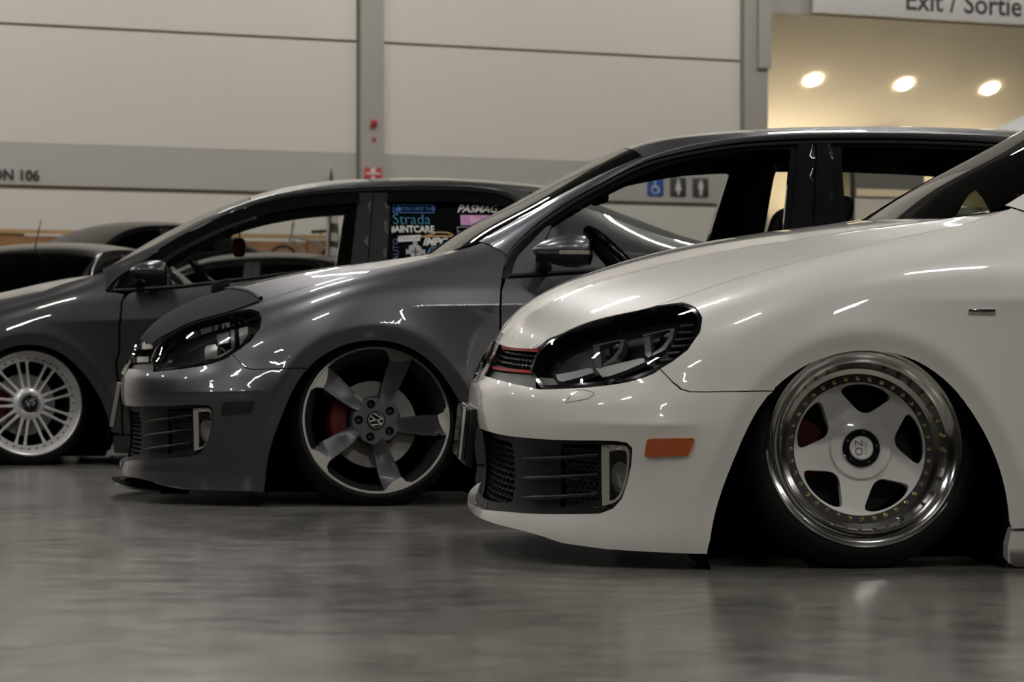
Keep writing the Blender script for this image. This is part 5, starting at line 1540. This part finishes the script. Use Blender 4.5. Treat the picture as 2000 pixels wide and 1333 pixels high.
    bm = bmesh.new(); bm_box(bm, (2.05, -.62, .42), (2.5, .62, .54), .05, 2); bm_box(bm, (2.42, -.62, .5), (2.58, .62, 1.0), .05, 2)
    bm_obj('rear_bench', bm, 'interior', root, 40)
    box('parcel_shelf', (2.58, -.62, .98), (3.3, .62, 1.0), 'interior', root)
    if not lite:
        mr = part('rear_view_mirror', root, (.96, 0, 1.17))
        box('mirror_shell', (-.01, -.12, -.035), (.025, .12, .035), 'interior', mr, .012, 2)
        tube('mirror_stalk', [(0, 0, .03), (-.02, 0, .085)], .008, 'interior', mr, 6)
    return root_rw
M['rear_glass'] = plain('rear_glass', (.012, .0105, .008), .6, spec=.06)
M['pillar_satin'] = plain('pillar_satin', (.012, .012, .012), .28, spec=.35)
dl = 14.3; th = R(6.5); xl = -2.3226
dark = thing('sedan_car', 'dark grey sedan with white mesh wheels and sticker-covered rear window', 'car', (xl-.80*math.sin(th), dl+.80*math.cos(th), 0), th, 'cars parked in a row')
RW = sedan(dark, dict(paint='dark_paint', trim='light_trim', seat2='beige_cloth', rear_glass='privacy_glass'))
wheel_mesh(dark, (0, -.80, .300), (R(-4), 0, R(15)))
for lc, rt in (((0, .80, .30), (R(4), 0, R(195))), ((2.68, -.80, .30), (R(-4), 0, 0)), ((2.68, .80, .30), (R(4), 0, R(180)))):
    wheel_mesh(dark, lc, rt, False)
# ------------------------------------------------------------------ stickers on the sedan's rear window
def decal_pt(u, v, o=.0105):
    u = u+.014
    return (u, -float(sed_gs(np.array([u]), np.array([v]))[0])+o, v)
def decal_mat(name, col, rough=.5): M[name] = plain(name, col, rough); return name
decal_mat('ink_blue', (.020, .11, .33)); decal_mat('ink_teal', (.02, .20, .30)); decal_mat('ink_white', (.55, .53, .50)); decal_mat('ink_pink', (.52, .22, .42))
decal_mat('ink_pale', (.62, .45, .56)); decal_mat('ink_purple', (.035, .022, .12)); decal_mat('ink_grey', (.30, .30, .30)); decal_mat('ink_gold', (.45, .28, .10))
def decal_text(body, x, z, size, mat, shear=0., bold=0., rot=0., sx=1.):
    me = text_mesh(body, size, shear, bold)
    c, s = math.cos(rot), math.sin(rot)
    for v in me.vertices:
        a, b_ = v.co.x*sx, v.co.y; v.co = decal_pt(x+a*c-b_*s, z+a*s+b_*c)
    return link('decal', me, mat, RW)
def decal_poly(polys, mat, o=.0107):
    bm = bmesh.new()
    for q in polys: bm.faces.new([bm.verts.new(decal_pt(x, z, o)) for x, z in q])
    me = bpy.data.meshes.new('decal'); bm.to_mesh(me); bm.free()
    return link('decal', me, mat, RW)
def frame(x0, x1, z0, z1, t):
    return [[(x0, z0), (x1, z0), (x1, z0+t), (x0, z0+t)], [(x0, z1-t), (x1, z1-t), (x1, z1), (x0, z1)], [(x0, z0), (x0+t, z0), (x0+t, z1), (x0, z1)], [(x1-t, z0), (x1, z0), (x1, z1), (x1-t, z1)]]
decal_poly(frame(1.752, 1.955, 1.236, 1.280, .004)+[[(1.80, 1.280), (1.812, 1.280), (1.806, 1.287)]], 'ink_blue')
decal_text('YOU LIKE THIS', 1.877, 1.2585, .026, 'ink_blue', bold=.0004)
decal_poly([[(1.764, 1.246), (1.771, 1.246), (1.771, 1.264), (1.764, 1.264)], [(1.773, 1.246), (1.790, 1.246), (1.794, 1.264), (1.783, 1.265), (1.784, 1.276), (1.778, 1.276), (1.773, 1.264)]], 'ink_blue')
decal_text('Strada', 1.842, 1.203, .076, 'ink_teal', bold=-.0010, sx=.98)
decal_text('#AINTCARE', 1.842, 1.153, .046, 'ink_white', bold=.0016, sx=.90)
decal_poly([[(1.765, 1.089), (1.880, 1.096), (1.886, 1.126), (1.772, 1.119)]], 'ink_white')
decal_text('FRESH LIFT', 1.825, 1.108, .024, 'ink_grey', .3, .0004).location.y -= .0006
decal_text('IMPORT', 1.985, 1.090, .052, 'ink_white', .35, .0022)
decal_poly([[(1.885, 1.114), (1.99, 1.117), (2.09, 1.114), (2.085, 1.121), (1.99, 1.124), (1.89, 1.121)], [(1.90, 1.124), (1.935, 1.130), (1.965, 1.143), (2.02, 1.141), (2.05, 1.127), (2.045, 1.124), (2.015, 1.135), (1.967, 1.137), (1.938, 1.125)]], 'ink_gold')
cr = [(1.828, 1.074), (1.843, 1.076), (1.858, 1.076), (1.872, 1.074), (1.885, 1.062), (1.888, 1.045), (1.880, 1.022), (1.868, 1.005), (1.855, .996), (1.842, 1.005), (1.832, 1.022), (1.823, 1.045), (1.822, 1.062)]
decal_poly([cr, [(1.846, 1.074), (1.864, 1.074), (1.867, 1.092), (1.843, 1.092)], [(1.808, 1.054), (1.826, 1.048), (1.826, 1.032), (1.808, 1.026)], [(1.884, 1.048), (1.903, 1.054), (1.903, 1.026), (1.884, 1.032)]], 'ink_grey')
decal_poly([[(1.851, 1.062), (1.859, 1.062), (1.859, 1.020), (1.851, 1.020)], [(1.837, 1.045), (1.873, 1.045), (1.873, 1.037), (1.837, 1.037)]], 'sign_black', .0100)
n = 20
decal_poly([[(1.943+.026*math.cos(2*math.pi*i/n), 1.040+.026*math.sin(2*math.pi*i/n)), (1.943+.026*math.cos(2*math.pi*(i+1)/n), 1.040+.026*math.sin(2*math.pi*(i+1)/n)), (1.943+.020*math.cos(2*math.pi*(i+1)/n), 1.040+.020*math.sin(2*math.pi*(i+1)/n)), (1.943+.020*math.cos(2*math.pi*i/n), 1.040+.020*math.sin(2*math.pi*i/n))] for i in range(n)], 'ink_teal')
decal_text('AUTO', 1.760, 1.052, .040, 'ink_purple', 0, .0004, R(90))
decal_text('PASMAG', 2.170, 1.258, .052, 'ink_white', .38, .0014)
decal_poly([[(2.085, 1.176), (2.268, 1.176), (2.268, 1.228), (2.085, 1.228)]], 'ink_pink')
decal_text('Bitch', 2.180, 1.202, .046, 'ink_pale', 0, .0008).location.y -= .0008
decal_poly(frame(2.066, 2.144, 1.125, 1.168, .003)+[[(2.072, 1.128), (2.138, 1.128), (2.138, 1.146), (2.072, 1.146)]], 'ink_grey')
decal_poly([[(2.176+.020*math.cos(2*math.pi*i/14), 1.163+.007*math.sin(2*math.pi*i/14)) for i in range(14)]], 'ink_grey')
# ------------------------------------------------------------------ air freshener in the sedan
t = thing('air_freshener', 'dark red bottle air freshener hanging inside the dark sedan', 'freshener')
p = dark.matrix_basis @ Vector((1.02, -.08, 1.13))
t.location = (p.x, p.y, p.z)
tube('cord', [(0, 0, .10), (.004, 0, 0)], .004, 'sign_black', t, 6)
o = lathe('cap', [(0, .0), (.022, .0), (.026, .01), (.026, .055), (.014, .06), (0, .06)], 'sign_black', t, 16); o.rotation_euler = (R(-90), 0, 0); o.location = (0, 0, 0)
M['red_bottle'] = plain('red_bottle', (.16, .018, .008), .2, coat=.5)
o = lathe('bottle', [(0, .0), (.030, .004), (.036, .03), (.034, .07), (.022, .09), (0, .092)], 'red_bottle', t, 16); o.rotation_euler = (R(-90), 0, 0); o.location = (0, 0, -.005)
# ------------------------------------------------------------------ far cars
M['far_black'] = plain('far_black', (.007, .007, .007), .14, spec=.14)
fb = thing('far_car', 'black car with roof aerial behind the dark sedan bonnet', 'car', (-4.02, 21.75, 0), R(75.5), 'far parked cars')
sedan(fb, dict(paint='far_black', lite=True, screen='far_screen', glass='dark_glass'))
tube('roof_aerial', [(1.18, -.05, 1.36), (1.20, -.05, 1.42), (1.30, -.05, 1.60)], [.010, .007, .004], 'sign_black', fb, 6)
for lc, rz in (((0, -.80, .30), 0), ((0, .80, .30), 180), ((2.68, -.80, .30), 0), ((2.68, .80, .30), 180)):
    w_ = part('wheel', fb, lc, (0, 0, R(rz))); tyre(w_, .24, .30, .20); lathe('rim', [(0, .03), (.06, .02), (.20, .04), (.24, .0)], 'satin_alloy', w_, 32)
pf = thing('display_platform', 'low dark platform carrying the far black coupe', 'platform', (-4.75, 38.25, 0), R(45))
box('platform_deck', (-2.6, -1.15, .78), (2.6, 1.15, .86), 'lamp_body', pf, .01)
box('platform_skirt', (-2.5, -1.05, 0), (2.5, 1.05, .78), 'sign_black', pf)
fc = thing('far_car', 'black coupe raised on a platform with bright roof edge', 'car', (-6.02, 37.0, .864), R(45), 'far parked cars')
sedan(fc, dict(paint='far_black', lite=True, screen='far_screen', glass='dark_glass', rear_glass='dark_glass'))
for lc, rz in (((0, -.80, .30), 0), ((0, .80, .30), 180), ((2.68, -.80, .30), 0), ((2.68, .80, .30), 180)):
    w_ = part('wheel', fc, lc, (0, 0, R(rz))); tyre(w_, .24, .30, .20); lathe('rim', [(0, .03), (.06, .02), (.20, .04), (.24, .0)], 'satin_alloy', w_, 32)
fs = thing('far_car', 'tall black car seen through the dark sedan window', 'car', (-4.75, 33.2, 0), R(8), 'far parked cars')
fs.scale = (1.08, 1.05, 1.20)
sedan(fs, dict(paint='far_black', lite=True, screen='far_screen', glass='dark_glass', rear_glass='dark_glass'))
for lc, rz in (((0, -.80, .30), 0), ((0, .80, .30), 180), ((2.68, -.80, .30), 0), ((2.68, .80, .30), 180)):
    w_ = part('wheel', fs, lc, (0, 0, R(rz))); tyre(w_, .24, .30, .20); lathe('rim', [(0, .03), (.06, .02), (.20, .04), (.24, .0)], 'satin_alloy', w_, 32)
# ------------------------------------------------------------------ bicycle on a plinth
pl = thing('display_plinth', 'dark plinth under the bicycle by the far wall', 'plinth', (-2.75, 41.4, 0), R(6))
box('plinth_body', (-.8, -.3, 0), (.8, .3, 1.66), 'sign_black', pl, .01)
box('plinth_top', (-.85, -.34, 1.66), (.85, .34, 1.70), 'lamp_body', pl, .01)
bk = thing('bicycle', 'small bicycle with dark tyres standing on the plinth', 'bicycle', (-2.75, 41.4, 1.70), R(6))
M['bike_yellow'] = plain('bike_yellow', (.30, .28, .05), .4); M['bike_frame'] = plain('bike_frame', (.20, .19, .20), .35, metal=.4)
for x in (-.44, .28):
    wv = part('bicycle_wheel', bk, (x, 0, .215))
    bm = bmesh.new(); bm_tube(bm, [(.195*math.cos(2*math.pi*i/28), 0, .195*math.sin(2*math.pi*i/28)) for i in range(28)], .020, 8, True); bm_obj('bicycle_tyre', bm, 'tyre', wv, 60)
    bm = bmesh.new()
    for i in range(14): bm_tube(bm, [(0, 0, 0), (.19*math.cos(2*math.pi*i/14), 0, .19*math.sin(2*math.pi*i/14))], .0016, 4)
    o = bm_obj('wheel_spokes', bm, 'steel_bolt', wv); o['kind'] = 'stuff'
    bm = bmesh.new(); bm_lathe(bm, [(0, -.04), (.018, -.04), (.018, .04), (0, .04)], 10); bm_obj('wheel_hub', bm, 'steel_bolt', wv, 40)
for nm, pts, rr, mt in (('down_tube', [(-.30, 0, .50), (-.04, 0, .19)], .018, 'bike_frame'), ('top_tube', [(-.31, 0, .54), (.06, 0, .46)], .016, 'bike_frame'), ('seat_tube', [(-.04, 0, .19), (.06, 0, .48)], .016, 'bike_frame'), ('seat_post', [(.06, 0, .48), (.09, 0, .60)], .013, 'bike_yellow'), ('chain_stay', [(-.04, 0, .19), (.28, 0, .215)], .012, 'bike_frame'), ('seat_stay', [(.06, 0, .46), (.28, 0, .215)], .010, 'bike_frame'), ('fork', [(-.32, 0, .58), (-.44, 0, .215)], .014, 'bike_frame'), ('handlebar', [(-.30, -.24, .74), (-.31, -.08, .66), (-.31, .08, .66), (-.30, .24, .74)], .012, 'bike_frame'), ('stem', [(-.32, 0, .56), (-.31, 0, .67)], .013, 'bike_frame')):
    tube(nm, pts, rr, mt, bk, 8)
bm = bmesh.new(); bm_box(bm, (-.05, -.05, .59), (.18, .05, .635), .02, 3)
for v in bm.verts: v.co.y *= .45+.55*min(1, max(0, (v.co.x+.05)/.18)); v.co.z += .10*max(0, v.co.x-.05)
bm_obj('saddle', bm, 'satin_black', bk, 40)
# ------------------------------------------------------------------ feather flag
ff = thing('feather_flag', 'narrow black feather flag on a pole, seen edge on', 'flag', (-2.25, 36.2, 0), R(78))
tube('flag_pole', [(0, 0, 0), (0, 0, 2.4), (.03, 0, 2.75), (.10, 0, 2.92)], .012, 'satin_alloy', ff, 8)
V = []; Fc = []; zs = np.linspace(.9, 2.88, 24)
for z in zs:
    x1 = .42 if z < 2.55 else .10+.32*math.sqrt(max(0, 1-((z-2.55)/.34)**2)); x0 = 0 if z < 2.75 else .04+(z-2.75)*.4
    for o in (-.003, .003): V += [(x0+.012, .02*math.sin(z*5)+o, z), (x1, .03*math.sin(z*5+1)+o, z)]
for i in range(len(zs)-1):
    a = 4*i; Fc += [(a, a+1, a+5, a+4), (a+2, a+6, a+7, a+3), (a+1, a+3, a+7, a+5), (a, a+4, a+6, a+2)]
raw('flag_cloth', V, Fc, 'sign_black', ff, True)
lathe('flag_base', [(0, 0), (.22, 0), (.22, .03), (.03, .05), (0, .05)], 'sign_black', ff, 20).rotation_euler = (R(90), 0, 0)
bm = bmesh.new()
for zz in (2.36, 2.20, 1.98, 1.80, 1.55): bm_box(bm, (.10, -.040, zz), (.34, .045, zz+.10))
o = bm_obj('flag_print', bm, 'sign_print', ff); o['kind'] = 'stuff'
# ------------------------------------------------------------------ plywood hoarding along the wall foot
hd = thing('plywood_hoarding', 'brown plywood boards standing along the foot of the far wall', 'hoarding')
hd.location = W0; hd.rotation_euler = (0, 0, WY)
for i in range(12):
    x = -13.2+1.10*i
    box('board', (x, -.62, 0), (x+1.085, -.58, 2.34+.03*math.sin(i*2.3)), 'plywood_light' if i in (4, 5, 9) else 'plywood', hd)
box('top_rail', (-13.2, -.65, 2.36), (-.02, -.56, 2.42), 'plywood_light', hd)
# ------------------------------------------------------------------ white canopy at the right
ct = thing('canopy_tent', 'white pitched canopy beyond the grey hatchback roof', 'tent', (6.22, 30.2, 0), R(4))
M['canvas'] = plain('canvas', (.52, .51, .50), .8)
for sx in (-1, 1):
    for sy in (-1, 1): tube('post', [(sx*1.48, sy*1.48, 0), (sx*1.48, sy*1.48, 2.72)], .022, 'satin_alloy', ct, 8)
raw('roof_cloth', [(-1.5, -1.5, 2.72), (1.5, -1.5, 2.72), (1.5, 1.5, 2.72), (-1.5, 1.5, 2.72), (0, 0, 3.50)], [(0, 1, 4), (1, 2, 4), (2, 3, 4), (3, 0, 4)], 'canvas', ct)
for a, b_ in (((-1.5, -1.5), (1.5, -1.5)), ((1.5, -1.5), (1.5, 1.5)), ((1.5, 1.5), (-1.5, 1.5)), ((-1.5, 1.5), (-1.5, -1.5))):
    raw('valance', [(a[0], a[1], 2.72), (b_[0], b_[1], 2.72), (b_[0]*1.003, b_[1]*1.003, 2.52), (a[0]*1.003, a[1]*1.003, 2.52)], [(0, 1, 2, 3)], 'canvas', ct)
# ------------------------------------------------------------------ wall lamps and cabinet in the exit alcove
M['sconce_on'] = emit('sconce_on', (1.0, .84, .58), 190.)
for s, lab in ((8.3, 'warm uplight on the alcove wall next to the column'), (10.16, 'warm uplight on the alcove wall seen through the rear window'), (13.0, 'warm uplight on the alcove wall behind the white canopy')):
    t = thing('wall_sconce', lab, 'wall lamp', group='alcove uplights'); q = W0+WD*s-WN*2.98; t.location = (q.x, q.y, 2.70); t.rotation_euler = (0, 0, WY)
    o = lathe('bowl', [(0, 0), (.08, .01), (.17, .07), (.20, .16), (.19, .165), (.16, .09)], 'lamp_body', t, 28); o.rotation_euler = (R(90), 0, 0); o.location = (0, -.20, 0)
    o = lathe('lamp_disc', [(0, .12), (.155, .12), (.155, .10), (0, .10)], 'sconce_on', t, 24); o.rotation_euler = (R(90), 0, 0); o.location = (0, -.20, 0)
cb = thing('display_cabinet', 'dark framed cabinet with a cream header in the exit alcove', 'cabinet'); q = W0+WD*10.66-WN*2.95; cb.location = (q.x, q.y, 0); cb.rotation_euler = (0, 0, WY)
box('cabinet_post', (0, -.30, 0), (.10, 0, 3.95), 'sign_black', cb)
box('cabinet_top', (.10, -.28, 3.60), (1.6, 0, 3.95), 'lamp_body', cb)
box('cabinet_header', (.14, -.30, 3.47), (1.5, -.02, 3.60), 'warm_wall', cb)
box('cabinet_panel', (.10, -.26, 0), (1.6, -.02, 3.44), 'sign_print', cb)
